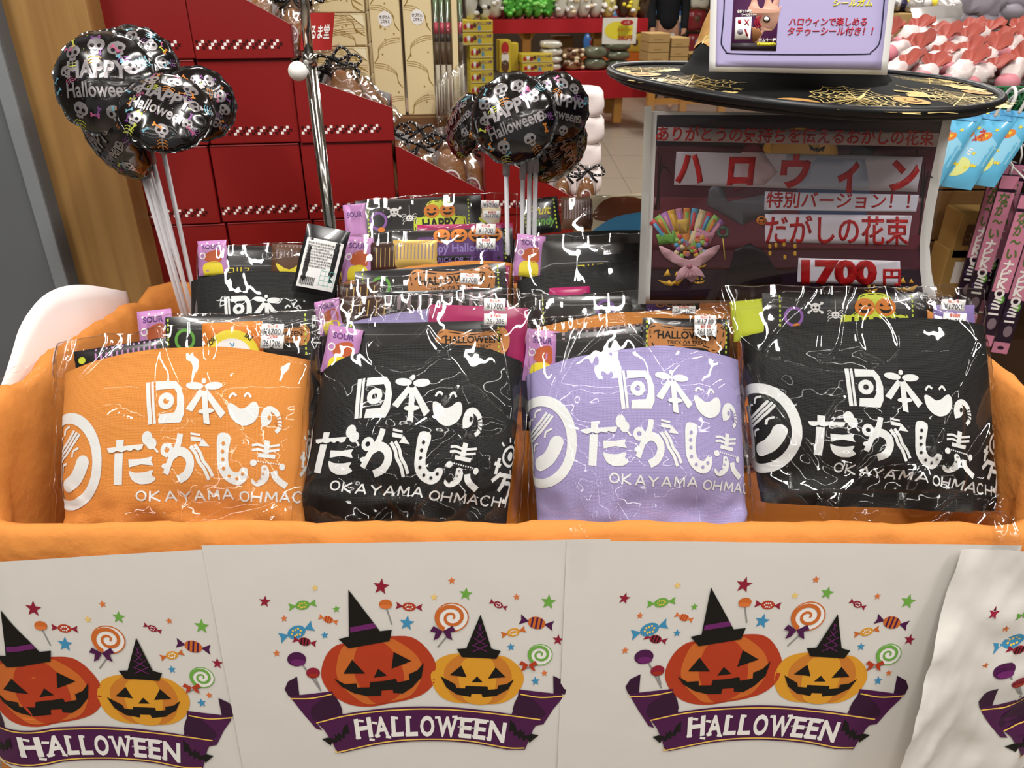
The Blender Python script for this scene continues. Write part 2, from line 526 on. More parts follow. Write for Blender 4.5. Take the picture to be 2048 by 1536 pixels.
def halloween_art(xf):
    """two grinning pumpkins over a HALLOWEEN ribbon; coordinates are those of the second sheet in the photograph"""
    a = Art(flip=True)
    Z = lambda x, y: xf(*PC(480 + x / 2.926, 1130 + y / 2.926))
    a.group(Z)
    for x, y, r, m in ((150, 200, 36, C_CRIM), (443, 122, 22, C_STY), (828, 114, 50, C_CRIM), (1138, 174, 24, C_STY), (1240, 80, 24, C_STO), (1322, 157, 40, C_GRN), (1618, 172, 22, C_STO), (1804, 202, 46, C_GRN), (567, 245, 23, C_GRN), (262, 300, 22, C_STO), (499, 398, 24, C_BLU), (219, 503, 23, C_STO), (979, 325, 46, C_BLU), (1585, 466, 25, C_BLU), (1860, 424, 34, C_CRIM), (1728, 664, 28, C_BLU), (1780, 618, 21, C_STO)):
        a.star(x, y, r, m, 2, rot=.12 if r > 30 else -.1)
    candy(a, 370, 222, 42, 27, -.15, C_GRN, C_YEL); candy(a, 520, 307, 30, 20, .3, C_STO, C_PUMP, stripes=True)
    candy(a, 335, 380, 54, 38, -.35, C_BLU, C_YEL); candy(a, 382, 435, 36, 24, .2, C_CRIM, C_K, stripes=True)
    candy(a, 992, 230, 40, 25, .08, C_PUMP, C_WH, C_CRIM); candy(a, 1512, 220, 28, 19, .4, C_CRIM, C_WH)
    candy(a, 1735, 325, 52, 36, .2, C_OR, C_PUR, C_PUR, True); candy(a, 1600, 380, 38, 24, -.25, C_OR2, C_WH, C_OR)
    a.stroke([(860, 240), (892, 335)], 8, C_GRY, 2); a.ell(855, 215, 38, 28, C_OR, 3); a.ell(855, 228, 34, 13, C_STO, 4)
    a.stroke([(370, 570), (478, 720)], 9, C_GRY, 2); a.stroke([(440, 640), (470, 700)], 9, C_GRY, 2)
    a.ell(336, 537, 55, 42, C_PUR, 3); a.ell(345, 555, 42, 20, C_VIO, 4); a.ell(432, 616, 40, 31, C_CRIM, 4); a.ell(436, 630, 30, 13, C_RED, 5)
    spiral_pop(a, 1240, 292, 100, C_OR, C_PUR, 1158, 468); spiral_pop(a, 1756, 508, 73, C_GRN, C_PUMP, 1645, 600)
    # big pumpkin
    a.poly(cr([(480, 640), (500, 530), (560, 460), (640, 440), (760, 420), (900, 402), (1010, 410), (1090, 470), (1145, 560), (1145, 660), (1090, 730), (1000, 770), (880, 795), (760, 815), (640, 800), (540, 740)], 5, True), C_PUMP, 2)
    a.poly(cr([(600, 470), (680, 450), (860, 415), (940, 440), (1040, 520), (1070, 620), (1010, 740), (900, 780), (760, 800), (690, 770), (600, 690), (567, 600)], 5, True), C_OR, 3)
    a.poly(cr([(700, 460), (780, 440), (850, 445), (920, 520), (960, 620), (950, 720), (890, 775), (800, 795), (730, 730), (680, 640), (670, 540)], 5, True), C_PUMP, 4)
    a.poly([(660, 537), (738, 618), (610, 618)], C_K, 5); a.poly([(902, 492), (1005, 545), (890, 590)], C_K, 5); a.poly([(812, 590), (865, 630), (785, 642)], C_K, 5)
    a.poly([(555, 648), (620, 680), (685, 675), (690, 700), (762, 698), (765, 668), (850, 660), (915, 648), (925, 670), (995, 655), (990, 622), (1040, 600), (1078, 555), (1065, 640), (1010, 700), (955, 735), (900, 732), (897, 712), (832, 718), (830, 748), (750, 750), (670, 732), (600, 695)], C_K, 5)
    a.poly([(638, 128), (822, 370), (892, 362), (878, 428), (640, 470), (580, 416), (642, 402)], C_K, 6)
    a.poly([(648, 348), (784, 322), (805, 350), (650, 378)], C_VIO, 7)
    # small pumpkin
    a.poly(cr([(1118, 640), (1150, 550), (1220, 512), (1300, 505), (1400, 520), (1500, 515), (1570, 530), (1640, 590), (1660, 660), (1620, 740), (1540, 790), (1440, 800), (1340, 795), (1240, 785), (1160, 740)], 5, True), C_OR2, 2)
    a.poly(cr([(1195, 620), (1230, 550), (1300, 512), (1400, 530), (1500, 520), (1560, 560), (1590, 640), (1560, 740), (1490, 790), (1390, 795), (1300, 785), (1230, 730)], 5, True), C_OR3, 3)
    a.poly(cr([(1280, 610), (1320, 535), (1400, 528), (1470, 535), (1500, 620), (1490, 720), (1450, 795), (1340, 790), (1295, 730)], 5, True), C_OR2, 4)
    a.poly([(1296, 572), (1328, 640), (1228, 628)], C_K, 5); a.poly([(1496, 582), (1555, 640), (1452, 648)], C_K, 5); a.poly([(1388, 635), (1422, 670), (1355, 670)], C_K, 5)
    a.poly([(1175, 635), (1260, 680), (1268, 702), (1318, 705), (1320, 690), (1450, 695), (1452, 712), (1508, 708), (1510, 688), (1560, 680), (1604, 652), (1570, 710), (1500, 748), (1420, 756), (1415, 738), (1355, 736), (1352, 754), (1270, 740), (1210, 700)], C_K, 5)
    a.poly([(1408, 275), (1472, 472), (1526, 486), (1500, 532), (1300, 522), (1270, 475), (1325, 472)], C_K, 6)
    for k in range(4):
        y = 330 + k * 40; hw = 8 + k * 13
        a.stroke([(1405 - hw, y), (1405 + hw * .9, y + 40)], 5, C_VIO, 7); a.stroke([(1405 + hw, y), (1405 - hw * .9, y + 40)], 5, C_VIO, 7)
    # ribbon
    a.poly([(338, 638), (352, 745), (545, 722), (555, 770), (610, 865), (450, 905), (485, 950), (450, 940), (380, 860), (300, 760), (266, 712), (285, 668)], C_PUR, 3)
    a.poly([(338, 638), (352, 745), (290, 752), (266, 712), (285, 668)], C_PURD, 4); a.poly(cr([(420, 830), (470, 780), (548, 740), (600, 860), (450, 890)], 4, True), C_PURD, 4)
    a.stroke(cr([(300, 765), (420, 762), (543, 738)], 5), 7, C_YEL, 5)
    a.poly([(1832, 632), (1834, 735), (1632, 712), (1625, 760), (1590, 855), (1757, 885), (1725, 925), (1775, 915), (1830, 830), (1880, 770), (1912, 700), (1890, 660)], C_PUR, 3)
    a.poly([(1832, 632), (1834, 735), (1900, 742), (1912, 700), (1890, 660)], C_PURD, 4); a.poly(cr([(1780, 840), (1700, 760), (1640, 735), (1600, 850), (1750, 875)], 4, True), C_PURD, 4)
    a.stroke(cr([(1640, 738), (1760, 757), (1895, 748)], 5), 7, C_YEL, 5)
    a.poly(cr([(450, 900), (640, 850), (900, 818), (1180, 812), (1450, 835), (1757, 882)], 5) + [(1715, 945), (1700, 985), (1668, 1062)] + cr([(1560, 1062), (1350, 1025), (1100, 1012), (850, 1030), (600, 1082)], 5) + [(568, 1070), (545, 1020), (500, 950)], C_PUR, 5)
    a.stroke(cr([(452, 905), (640, 862), (900, 832), (1180, 826), (1450, 848), (1757, 886)], 5), 7, C_YEL, 6)
    a.stroke(cr([(1665, 1052), (1560, 1050), (1350, 1012), (1100, 1000), (850, 1018), (590, 1074), (568, 1066)], 5), 7, C_YEL, 6)
    bat(a, 575, 980, 175, -.55, C_K); bat(a, 1648, 962, 190, .5, C_K)
    # lettering with small slab spurs
    X = 668
    for k, ch in enumerate('HALLOWEEN'):
        wd_ = (108, 92, 78, 78, 92, 128, 78, 78, 108)[k]
        t = (X + wd_ / 2 - 1105) / 440
        rot = .17 * t
        base = 980 + 32 * t * t
        a.text(ch, X + 8 - 10 * t, base - 2 + (6 if t < 0 else -2) * t, 114, C_WH, 7, bold=.035, w=wd_ - 8, rot=-rot)
        SER = {'H': ((0, 0), (1, 0), (0, 1), (1, 1)), 'A': ((0, 0), (1, 0)), 'L': ((0, 0), (0, 1)), 'W': ((0, 1), (1, 1)), 'E': ((0, 0), (0, 1)), 'N': ((0, 0), (0, 1))}
        c_, s_ = math.cos(-rot), math.sin(-rot)
        x0, y0 = X + 8 - 10 * t, base - 2 + (6 if t < 0 else -2) * t
        T = lambda u, v: (x0 + u * c_ + v * s_, y0 + u * s_ - v * c_)
        for e, top_ in SER.get(ch, ()):
            cx = 10 if e == 0 else wd_ - 18
            v = 106 if top_ else 8
            a.stroke([T(cx - 14, v), T(cx + 17, v)], 14, C_WH, 7)
            if ch in 'E': a.stroke([T(cx - 14, 57), T(cx + 14, 57)], 9, C_WH, 7)
        X += wd_ + 6
    return a
m_paper = mat('#DAD6D0', .55, spec=.3, bump=('noise', 60, .03, .004), name='white_paper')
def rigid(src, dst):
    """plane motion that carries pixel pair src onto pixel pair dst"""
    a, b = (Vector(PC(*p)) for p in src); c, d = (Vector(PC(*p)) for p in dst)
    th = math.atan2((d - c).y, (d - c).x) - math.atan2((b - a).y, (b - a).x)
    mid, mid2 = (a + b) / 2, (c + d) / 2
    co, si = math.cos(th), math.sin(th)
    def f(x, y):
        x, y = x - mid.x, y - mid.y
        return (mid2.x + x * co - y * si, mid2.y + x * si + y * co)
    return f
SRC = [(700, 1175), (860, 1445)]
E0 = Vector(PC(1133, 1074)); E1 = Vector(PC(405, 1087))
def sheet(name, label, xl_top, xl_bot, xr_top, xr_bot, qt_l, qt_r, q_b, lift, art_xf, bow=None, nu=40):
    m = MB()
    def f(a, b_):
        q_top = qt_l + (qt_r - qt_l) * a
        q = q_top + (q_b - q_top) * b_
        x = (xl_top + (xl_bot - xl_top) * b_) * (1 - a) + (xr_top + (xr_bot - xr_top) * b_) * a
        return front_map(x, q, lift + .0006 * fbm(x * 11, q * 9, lift * 900), bow)
    m.grid(f, nu, 26, m_paper, flip=True)
    m.art(halloween_art(art_xf), lambda x, y, h: front_map(x, y, lift + .0006 * fbm(x * 11, y * 9, lift * 900) + h, bow), cut=.013, eps=.00022)
    return m.build(name)
SHG = 'pumpkin print sheets taped along the bin'
bow3 = None
bow4 = lambda s, q: (.006 + .050 * smooth(.0, .33, q)) * math.exp(-((s - .49 + .04 * q / .33) / .075) ** 2) + .006 * ridge(s * 16 + q * 6, q * 11, 3) * smooth(.03, .12, q) + .004 * fbm(s * 20, q * 20, 4)
tag(sheet('printed_sheet', '', -.80, -.80, PC(470, 1089)[0], PC(470, 1089)[0] + .005, PC(-130, 1142)[1], PC(440, 1089)[1] + .002, .352, .0024, rigid(SRC, [(3, 1212), (215, 1490)]), None, 130), 'white pumpkin print sheet wrapping the corner beside the grey cabinet', 'paper sheet', SHG)
tag(sheet('printed_sheet', '', E1.x, PC(489, 1536)[0], E0.x + .05, E0.x + .05, E1.y, E0.y, .375, .0034, lambda x, y: (x, y)), 'white pumpkin print sheet below the orange and the black front packages, complete ribbon', 'paper sheet', SHG)
tag(sheet('printed_sheet', '', E0.x, E0.x - .004, .585, .585, E0.y + .001, .004, .375, .0044, rigid(SRC, [(1420, 1165), (1525, 1445)]), bow3), 'white pumpkin print sheet below the lilac package, ribbon complete and edge shaded', 'paper sheet', SHG)
tag(sheet('printed_sheet', '', .512, .462, .96, .96, .004, .03, .352, .0062, lambda x, y: (x - PC(532, 1198)[0] + .566, y + .006), bow4, 130), 'crumpled white pumpkin print sheet wrapping the corner under the clear tape', 'paper sheet', SHG)
# bare sheet standing above the side wall
m = MB()
def bare(a, b_):
    y = .885 + .39 * a
    top = .935 + .070 * math.sin(math.pi * min(1, a * 1.0)) ** 1.1
    z = .62 + (top - .62) * b_
    return Vector((-.678 - .055 * max(0, .8 - z) - .020 * smooth(.93, 1.02, z) + .003 * fbm(y * 6, z * 6), y, z))
m.grid(bare, 30, 16, mat('#EFE3E0', .6, name='paper_back'))
tag(m.build('paper_sheet', solid=.0004), 'plain white sheet standing above the bin edge beside the wooden post', 'paper sheet')
# clear tape
m_tape = film('tape_film', 60, .1, .35, rough=.10, base=0.0); m_tape2 = film('crinkled_tape_film', 60, .8, 1.3, rough=.08, base=.06)
def tape(name_label, fn, nu=16, nv=24, mm=None):
    m = MB(); m.grid(fn, nu, nv, mm or m_tape); return tag(m.build('clear_tape'), name_label, 'tape', 'clear tape on the bin')
def over_rim(x0, x1, skew=0.0, up=0.0):
    def f(a, b_):
        x = x0 + (x1 - x0) * a + skew * b_
        ang = (b_ - .25) * 1.5 * math.pi * .66
        if b_ < .35: y, z = .694 - .004 * (1 - b_ / .35), .833 - .035 * (1 - b_ / .35)
        else:
            t = (b_ - .35) / .65 * math.pi
            y = .720 - .027 * math.cos(t); z = .835 + .028 * math.sin(t) + up
        return Vector((x + .002 * fbm(a * 3, b_ * 8), y - .002 + .002 * fbm(a * 5, b_ * 9, 3), z + .003 * ridge(a * 3, b_ * 5, 8)))
    return f
tape('clear tape strip bulging over the rim beside the black package nearest the aisle', over_rim(.548, .580, 0, .006), mm=m_tape2)
tape('thin clear tape strip over the rim between the black and lilac packages', over_rim(.066, .088))
def left_tape(a, b_):
    y = .86 + .05 * a; t = b_ * math.pi
    return Vector((-.640 - .026 * math.cos(t), y + .004 * fbm(a * 4, b_ * 4), rim_z(-.6, y) - .012 + .020 * math.sin(t) + .004 * ridge(a * 4, b_ * 4)))
tape('crinkled clear tape holding the plain sheet to the cloth-covered side wall', left_tape)
# ================================================================ gift packages: printed tote pouch in clear film
m_film = film('clear_film', 9, .05, 1.35, rough=.035, base=.0)
m_filmb = film('clear_film_soft', 30, .2, 1.0, rough=.05, base=.008)
m_print = mat('#DADCDA', .6, bump=('weave', 620, .2, .0005), name='white_print')
TOTE = {'orange': mat('#D38841', .85, spec=.2, bump=('weave', 620, .5, .0008), name='orange_nonwoven'),
        'black': mat('#0F1011', .62, spec=.35, bump=('weave', 620, .6, .0008), name='black_nonwoven'),
        'lilac': mat('#9A90BC', .85, spec=.2, bump=('weave', 620, .5, .0008), name='lilac_nonwoven')}
def logo_art(a, W, B):
    """white shop print; units: photograph crop of the black package nearest the aisle (3.94 per pixel)"""
    P, S = a.poly, a.stroke
    P([(868, 145), (900, 145), (925, 400), (895, 402)], W); P([(907, 145), (926, 143), (952, 398), (933, 400)], W)
    P([(942, 145), (1090, 150), (1130, 190), (1156, 260), (1156, 350), (1130, 400), (970, 400), (975, 345), (1085, 340), (1105, 300), (1102, 225), (1080, 195), (946, 200)], W)
    a.ell(1025, 268, 58, 50, W, 1, hole=(21, 18))
    a.ell(1228, 186, 64, 23, W, 1, rot=.10); a.ell(1366, 190, 64, 24, W, 1, rot=-.06); a.ell(1293, 158, 17, 17, W, 1)
    P([(1268, 205), (1168, 322), (1215, 342), (1296, 232)], W); P([(1296, 232), (1420, 386), (1456, 352), (1320, 208)], W)
    P([(1282, 220), (1300, 412), (1344, 421), (1322, 220)], W, 2); a.ell(1318, 340, 58, 16, W, 2, rot=-.05)
    P(cr([(1470, 308), (1490, 293), (1525, 306), (1562, 325), (1605, 314), (1640, 286), (1672, 280), (1692, 312), (1690, 360), (1660, 405), (1600, 430), (1540, 416), (1490, 372)], 4, True), W)
    S(cr([(1482, 264), (1496, 243), (1512, 236), (1534, 250)], 4), 15, W); S(cr([(1588, 252), (1602, 234), (1618, 230), (1638, 254)], 4), 15, W)
    S(cr([(1738, 430), (1728, 380), (1742, 335), (1780, 318), (1822, 345), (1840, 395), (1838, 440), (1812, 468)], 5), 46, W, 1, w2=26)
    a.ell(1748, 372, 38, 52, W, 1); a.ell(1768, 372, 12, 16, B, 2)
    for k in range(4):
        t = .25 + k * .35; S([(1800 + 18 * math.cos(t) * .6, 372 + 60 * math.sin(t) * .5), (1862, 350 + k * 32)], 6, B, 2)
    # second line
    P([(655, 474), (712, 478), (708, 530), (652, 528)], W); P([(583, 522), (860, 514), (848, 545), (820, 552), (790, 540), (765, 553), (735, 543), (700, 556), (660, 545), (622, 556), (594, 548)], W, 2)
    P([(642, 560), (706, 562), (690, 776), (628, 771)], W)
    a.ell(885, 480, 39, 42, W, 1); a.ell(916, 515, 38, 36, W, 1); S([(930, 535), (965, 572)], 14, W)
    P([(745, 604), (840, 606), (926, 594), (914, 620), (932, 652), (840, 640), (750, 656)], W)
    P(cr([(746, 680), (790, 692), (860, 692), (926, 682), (915, 714), (944, 740), (905, 768), (860, 774), (815, 770), (766, 740)], 3, True), W)
    a.ell(1030, 560, 47, 44, W, 1, hole=(18, 16)); S(cr([(1128, 466), (1112, 530), (1062, 610), (1018, 712)], 5), 42, W)
    S(cr([(1062, 600), (1120, 572), (1180, 598), (1200, 655), (1170, 720), (1108, 756)], 6), 58, W); a.ell(1020, 660, 30, 18, W)
    P([(1202, 462), (1276, 474), (1275, 486), (1203, 476)], W); P([(1203, 486), (1280, 497), (1280, 520), (1206, 512)], W); P([(1288, 500), (1342, 552), (1262, 546)], W)
    S(cr([(1200, 545), (1240, 590), (1262, 640), (1300, 690), (1330, 765)], 5), 24, W); S(cr([(1232, 538), (1272, 586), (1294, 636), (1334, 686), (1360, 742)], 5), 22, W)
    P(cr([(1404, 480), (1490, 490), (1476, 600), (1480, 670), (1505, 712), (1545, 720), (1575, 690), (1616, 710), (1592, 785), (1532, 810), (1455, 775), (1404, 700), (1394, 600)], 4, True), W)
    for x, y in ((1442, 535), (1436, 584), (1438, 633), (1442, 692), (1480, 745), (1535, 762), (1576, 732)): a.ell(x, y, 12, 12, B, 2, n=10)
    P([(1735, 518), (1772, 526), (1762, 610), (1726, 606)], W); S(cr([(1645, 552), (1690, 548), (1750, 562), (1842, 552)], 4), 16, W); S(cr([(1645, 582), (1690, 578), (1750, 592), (1838, 584)], 4), 16, W)
    P([(1690, 602), (1812, 618), (1806, 645), (1686, 628)], W)
    for k in range(10): a.ell(1688 + k * 18, 655 + k * 3.4, 6, 6, W, n=8)
    a.ell(1655, 664, 24, 22, W); a.ell(1858, 702, 20, 24, W)
    P(cr([(1712, 690), (1742, 684), (1764, 720), (1758, 775), (1720, 815), (1672, 826), (1636, 800), (1640, 770), (1662, 790), (1690, 780), (1708, 740)], 4, True), W)
    for x, y in ((1735, 705), (1722, 740), (1700, 770), (1672, 790)): a.ell(x, y, 9, 8, B, 2, hole=(5, 4), n=10)
    S(cr([(1796, 726), (1808, 770), (1840, 805), (1885, 840)], 5), 46, W)
    O = 95
    S([(1900+O, 640), (1955+O, 660)], 28, W); S([(1935+O, 605), (1920+O, 720)], 26, W); P([(1890+O, 760), (1960+O, 700), (1975+O, 730), (1905+O, 785)], W)
    a.ell(2035+O, 590, 78, 82, W, 1, hole=(60, 62)); a.ell(2035+O, 590, 30, 34, W)
    for k in range(7):
        t = -2.4 + k * .62; S([(2035 + O + 98 * math.cos(t), 590 + 104 * math.sin(t)), (2035 + O + 132 * math.cos(t), 590 + 140 * math.sin(t))], 15, W)
    S([(1960+O, 725), (2105+O, 745)], 32, W); S(cr([(2010+O, 740), (1990+O, 800), (1965+O, 850)], 4), 30, W); S(cr([(2010+O, 790), (2080+O, 800), (2075+O, 870), (2040+O, 930), (2010+O, 920)], 5), 32, W)
    # ring emblem with two faces
    a.ell(205, 600, 335, 368, W, 1, hole=(258, 290), n=64)
    for q, (x0, y0, x1, y1) in enumerate(((60, 548, 302, 372), (66, 584, 328, 388), (72, 622, 352, 404))): S(cr([(x0, y0), ((x0 + x1) / 2, (y0 + y1) / 2 + 24), (x1, y1)], 6), 22, W)
    for p in ([(190, 396), (205, 350), (255, 338)], [(120, 456), (132, 415), (172, 404)], [(276, 562), (290, 518), (342, 500)], [(166, 668), (172, 622), (216, 604)]): S(cr(p, 5), 17, W)
    S(cr([(225, 770), (300, 725), (350, 660), (378, 600)], 6), 112, W); a.ell(225, 770, 56, 56, W); a.ell(378, 604, 56, 50, W)
    S(cr([(70, 420), (100, 560), (110, 700), (92, 840)], 6), 62, W)
    GL_ = {'O': None, 'K': [[(0, 0), (0, 1)], [(.86, 0), (.04, .55), (.92, 1)], ], 'A': [[(0, 1), (.5, 0), (1, 1)], [(.2, .66), (.8, .66)]], 'Y': [[(0, 0), (.5, .5), (.5, 1)], [(1, 0), (.5, .5)]],
           'M': [[(0, 1), (.06, 0), (.5, .72), (.94, 0), (1, 1)]], 'H': [[(0, 0), (0, 1)], [(.85, 0), (.85, 1)], [(0, .5), (.85, .5)]], 'C': [[(.9, .2), (.72, .03), (.45, 0), (.15, .16), (0, .5), (.15, .84), (.45, 1), (.72, .97), (.9, .8)]], 'I': [[(.4, 0), (.4, 1)]]}
    for s_, x, w_, dy, r_ in (('OKAYAMA', 790, 690, 0, .035), ('OHMACHI', 1545, 640, 50, .11)):
        for k, ch in enumerate(s_):
            xx = x + k * w_ / 6.6; yy = 825 + dy + (k - 3) * r_ * 70 + (14 - abs(k - 3) * 4 if dy == 0 else 0)
            c_, q_ = math.cos(r_), math.sin(r_); gw = 76
            T = lambda u, v: (xx + u * gw * c_ - v * 76 * q_, yy + u * gw * q_ + v * 76 * c_)
            if ch == 'O':
                o_ = T(.55, .5); a.ell(o_[0], o_[1], 41, 40, W, 1, hole=(28, 27))
            else:
                for st in GL_[ch]:
                    if ch == 'C': S([T(*p) for p in st], 13, W)
                    else:
                        for p, q2 in zip(st, st[1:]): S([T(*p), T(*q2)], 13, W)

class Bag:
    def __init__(s, colour, label, top, Yt, H=.235, lean=.115):
        s.colour, s.label = colour, label
        T = PY(top[0], top[1], Yt); s.Pt = T
        U = Vector((0, lean, math.sqrt(1 - (lean / .24) ** 2) * .24)).normalized() if False else Vector((0, lean, .205)).normalized()
        s.U = U; s.R = Vector((1, 0, 0)); s.N = s.R.cross(U); s.H = H
        s.O = T - U * H                     # bottom middle, on the pouch's middle plane
        s.loc = s.O
    def uv(s, px, py, off=0.0):
        p = PP(px, py, s.O + s.N * off, s.N) - s.O
        return (p.dot(s.R), p.dot(s.U))
    def at(s, u, v, w): return s.O + s.R * u + s.U * v + s.N * w
def quad(c, a, b):
    """bilinear: c = TL TR BL BR"""
    t = (c[0][0] + (c[1][0] - c[0][0]) * a, c[0][1] + (c[1][1] - c[0][1]) * a)
    d = (c[2][0] + (c[3][0] - c[2][0]) * a, c[2][1] + (c[3][1] - c[2][1]) * a)
    return (d[0] + (t[0] - d[0]) * b, d[1] + (t[1] - d[1]) * b)
PKG = 'candy gift packages in the orange bin'
BAGS = {}
def make_bag(key, colour, label, top, Yt, TL, TR, BL=None, BR=None, ftl=None, ftr=None, peak=.012, logo=None, price=None, date=None, D=None, front=False, seed=1, base_v=None):
    B = Bag(colour, label, top, Yt)
    D = D or (.046 if front else .032)
    B.D = D
    BAGS[key] = B
    root = thing('candy_gift_package', label, 'gift package', B.O, PKG)
    B.root = root
    ctl, ctr = B.uv(*TL), B.uv(*TR)
    if BL: cbl, cbr = B.uv(*BL), B.uv(*BR)
    else: cbl, cbr = (ctl[0] + .008, 0.0), (ctr[0] - .008, 0.0)
    if base_v is not None: pass
    C = (ctl, ctr, cbl, cbr)
    m = MB(); fab = TOTE[colour]
    EX = 2.6
    def depth(a, b):
        q = max(0.0, 1 - abs(2 * a - 1) ** EX) ** (1 / EX)
        f = (.55 + .45 * smooth(0, .45, b)) * (1 - .18 * smooth(.7, 1, b))
        return D * q * f
    def wr(u, v):
        w_ = .0008 * fbm(u * 9, v * 9, seed) + .0004 * ridge(u * 6 + seed, v * 5)
        lo = 1 - smooth(.02, .09, v)
        return w_ + lo * (.016 * ridge(u * 9 + seed * 2, v * 11, 5) ** 2 - .006 + .006 * fbm(u * 25, v * 30, seed))
    def front_pt(a, b, h=0.0, side=1):
        u, v = quad(C, a, b)
        v += peak * (1 - abs(2 * a - 1) ** 2.2) * smooth(.3, 1, b) * side - .0 
        v += .002 * fbm(u * 14, seed * 3.1) * smooth(.6, 1, b)
        return B.at(u, v, (depth(a, b) if side > 0 else -.55 * depth(a, b)) + (wr(u, v) if side > 0 else 0) + h * side)
    # arc-length table across the front (and round to the back) so that print wraps
    Wd = ctr[0] - ctl[0]
    tab = []; s0 = 0; prev = None
    n = 240
    for k in range(n + 1):
        th = math.pi * k / n
        a = .5 + .5 * math.copysign(abs(math.cos(th)) ** (2 / EX), -math.cos(th)); w_ = D * abs(math.sin(th)) ** (2 / EX)
        p = (a * Wd, w_)
        if prev: s0 += math.dist(p, prev)
        prev = p; tab.append((s0, a))
    half = s0 / 2
    def a_of(x):
        t = x + half
        if t <= 0: return (0.0, t)
        if t >= s0: return (1.0, t - s0)
        lo, hi = 0, n
        while hi - lo > 1:
            md = (lo + hi) // 2
            if tab[md][0] <= t: lo = md
            else: hi = md
        f = (t - tab[lo][0]) / max(1e-9, tab[hi][0] - tab[lo][0])
        return (tab[lo][1] + (tab[hi][1] - tab[lo][1]) * f, 0.0)
    NU = 64 if front else 32; NV = 40 if front else 16
    def ring(a, b):
        th = 2 * math.pi * a
        if a <= .5:
            aa = .5 - .5 * math.copysign(abs(math.cos(th)) ** (2 / EX), math.cos(th)); return front_pt(aa, b, 0, 1)
        th = 2 * math.pi * (1 - a)
        aa = .5 - .5 * math.copysign(abs(math.cos(th)) ** (2 / EX), math.cos(th)); return front_pt(aa, b, 0, -1)
    m.grid(ring, NU * 2, NV, fab, cu=True)
    m.grid(lambda a, b: front_pt(a, 0, 0, 1) * (1 - b) + front_pt(a, 0, 0, -1) * b, 12, 3, fab)
    if logo:
        px, py, rot, sc = logo
        u0, v0 = B.uv(px, py, D)
        k = .000153 * sc
        Hc = (ctl[1] + ctr[1]) / 2
        c_, s_ = math.cos(rot), math.sin(rot)
        ar = Art(flip=True)
        def xf(x, y):
            x, y = (x - 1293) * k, (y - 158) * k
            return (x * c_ - y * s_, x * s_ + y * c_)
        ar.group(xf)
        logo_art(ar, m_print, fab)
        mid = (ctl[0] + ctr[0] + cbl[0] + cbr[0]) / 4
        def lm(x, y, h):
            v = v0 - y
            b_ = v / max(.01, Hc) if not BL else (v - (cbl[1] + cbr[1]) / 2) / (Hc - (cbl[1] + cbr[1]) / 2)
            a, ex = a_of(u0 - mid + x)
            if ex:
                p = front_pt(a, min(1, max(0, b_)), 0, 1)
                return p - B.N * (abs(ex) * .98) + B.R * (math.copysign(1, ex) * (h + .0005))
            p = front_pt(a, min(1, max(0, b_)), h, 1)
            if a < .04 or a > .96: p = p + B.R * (math.copysign(1, a - .5) * h)
            return p
        m.art(ar, lm, cut=.006, eps=.0007)
    m.build('tote_pouch', root)
    # clear film
    fl = MB()
    gtl, gtr = B.uv(*(ftl or TL), off=.012), B.uv(*(ftr or TR), off=.012)
    gbl, gbr = (cbl[0] - .012, cbl[1] - .014), (cbr[0] + .012, cbr[1] - .014)
    G = (gtl, gtr, gbl, gbr)
    vtop = (ctl[1] + ctr[1]) / 2
    def fpt(a, b, side):
        u, v = quad(G, a, b)
        e = abs(2 * a - 1)
        tote = D * max(0, 1 - (e * 1.0) ** 3) ** .4
        k = 1 - smooth(vtop - .03, (gtl[1] + gtr[1]) / 2 + .005, v)
        up = .016 * max(0, 1 - e ** 4)
        w_ = tote * k + up * (1 - k)
        if v < .02: w_ *= .75
        w_ += .006 * max(0, 1 - e ** 6)
        r_ = ridge(u * 5 + seed * 3.3 + v * 3, v * 2.2 - u * 2, seed) ** 5 * .007 + ridge(u * 4 - v * 5, v * 4 + u * 6, seed + 7) ** 8 * .006
        n1 = noise.noise(Vector((u * 7 + seed, v * 6, seed * 1.7))) - .10; n2 = noise.noise(Vector((u * 13 - v * 5, v * 11, seed * 2.9))) - .25
        r_ += (.006 * smooth(-.04, .04, n1) + .004 * smooth(-.03, .03, n2)) if front else -.86 * r_
        edge = smooth(.55, 1, e) + smooth(vtop, vtop + .05, v) + (1 - smooth(.0, .06, v))
        w_ += r_ * (.55 + .6 * min(1, edge)) + .0016 * fbm(u * 12, v * 12, seed) * (1 + .5 * edge)
        if b > .94: v += .004 * fbm(u * 20, seed); w_ += .006 * fbm(u * 16, seed + 3)
        u += .004 * fbm(v * 16, seed + 2) * smooth(.8, 1, e)
        if side > 0: return B.at(u, v, max(w_, .003))
        return B.at(u, v, -.6 * D * max(0, 1 - e ** 3) ** .4 * k - .006 * (1 - k) - .004)
    NU, NV = (170, 140) if front else (100, 70)
    fl.grid(lambda a, b: fpt(a, b, 1), NU, NV, m_film)
    if front:
        fl.grid(lambda a, b: fpt(a, b, -1), 24, 20, m_filmb, flip=True)
    ed = film('film_edge', 40, .4, 1.2, rough=.08, base=.22)
    fl.tube([fpt(k / 70, 1, 1) for k in range(71)], .0007, ed, 5)
    for a_ in (0, 1): fl.tube([fpt(a_, k / 50, 1) for k in range(51)], .0006, ed, 5)
    fl.grid(lambda a, b: fpt(a, .90 + .10 * b, 1) + B.N * .0012, 60, 6, film('film_hem', 12, .07, 1.1, rough=.06, base=.05))
    fl.build('clear_wrapper', root)
    B.fpt = lambda px, py, h=0: B.at(*B.uv(px, py, .024), .026 + h)
    # price stickers
    m_lab = mat('#E9E7E4', .5, name='sticker_paper'); m_ink = mat('#4A4A52', .6); m_redink = mat('#D8604F', .6)
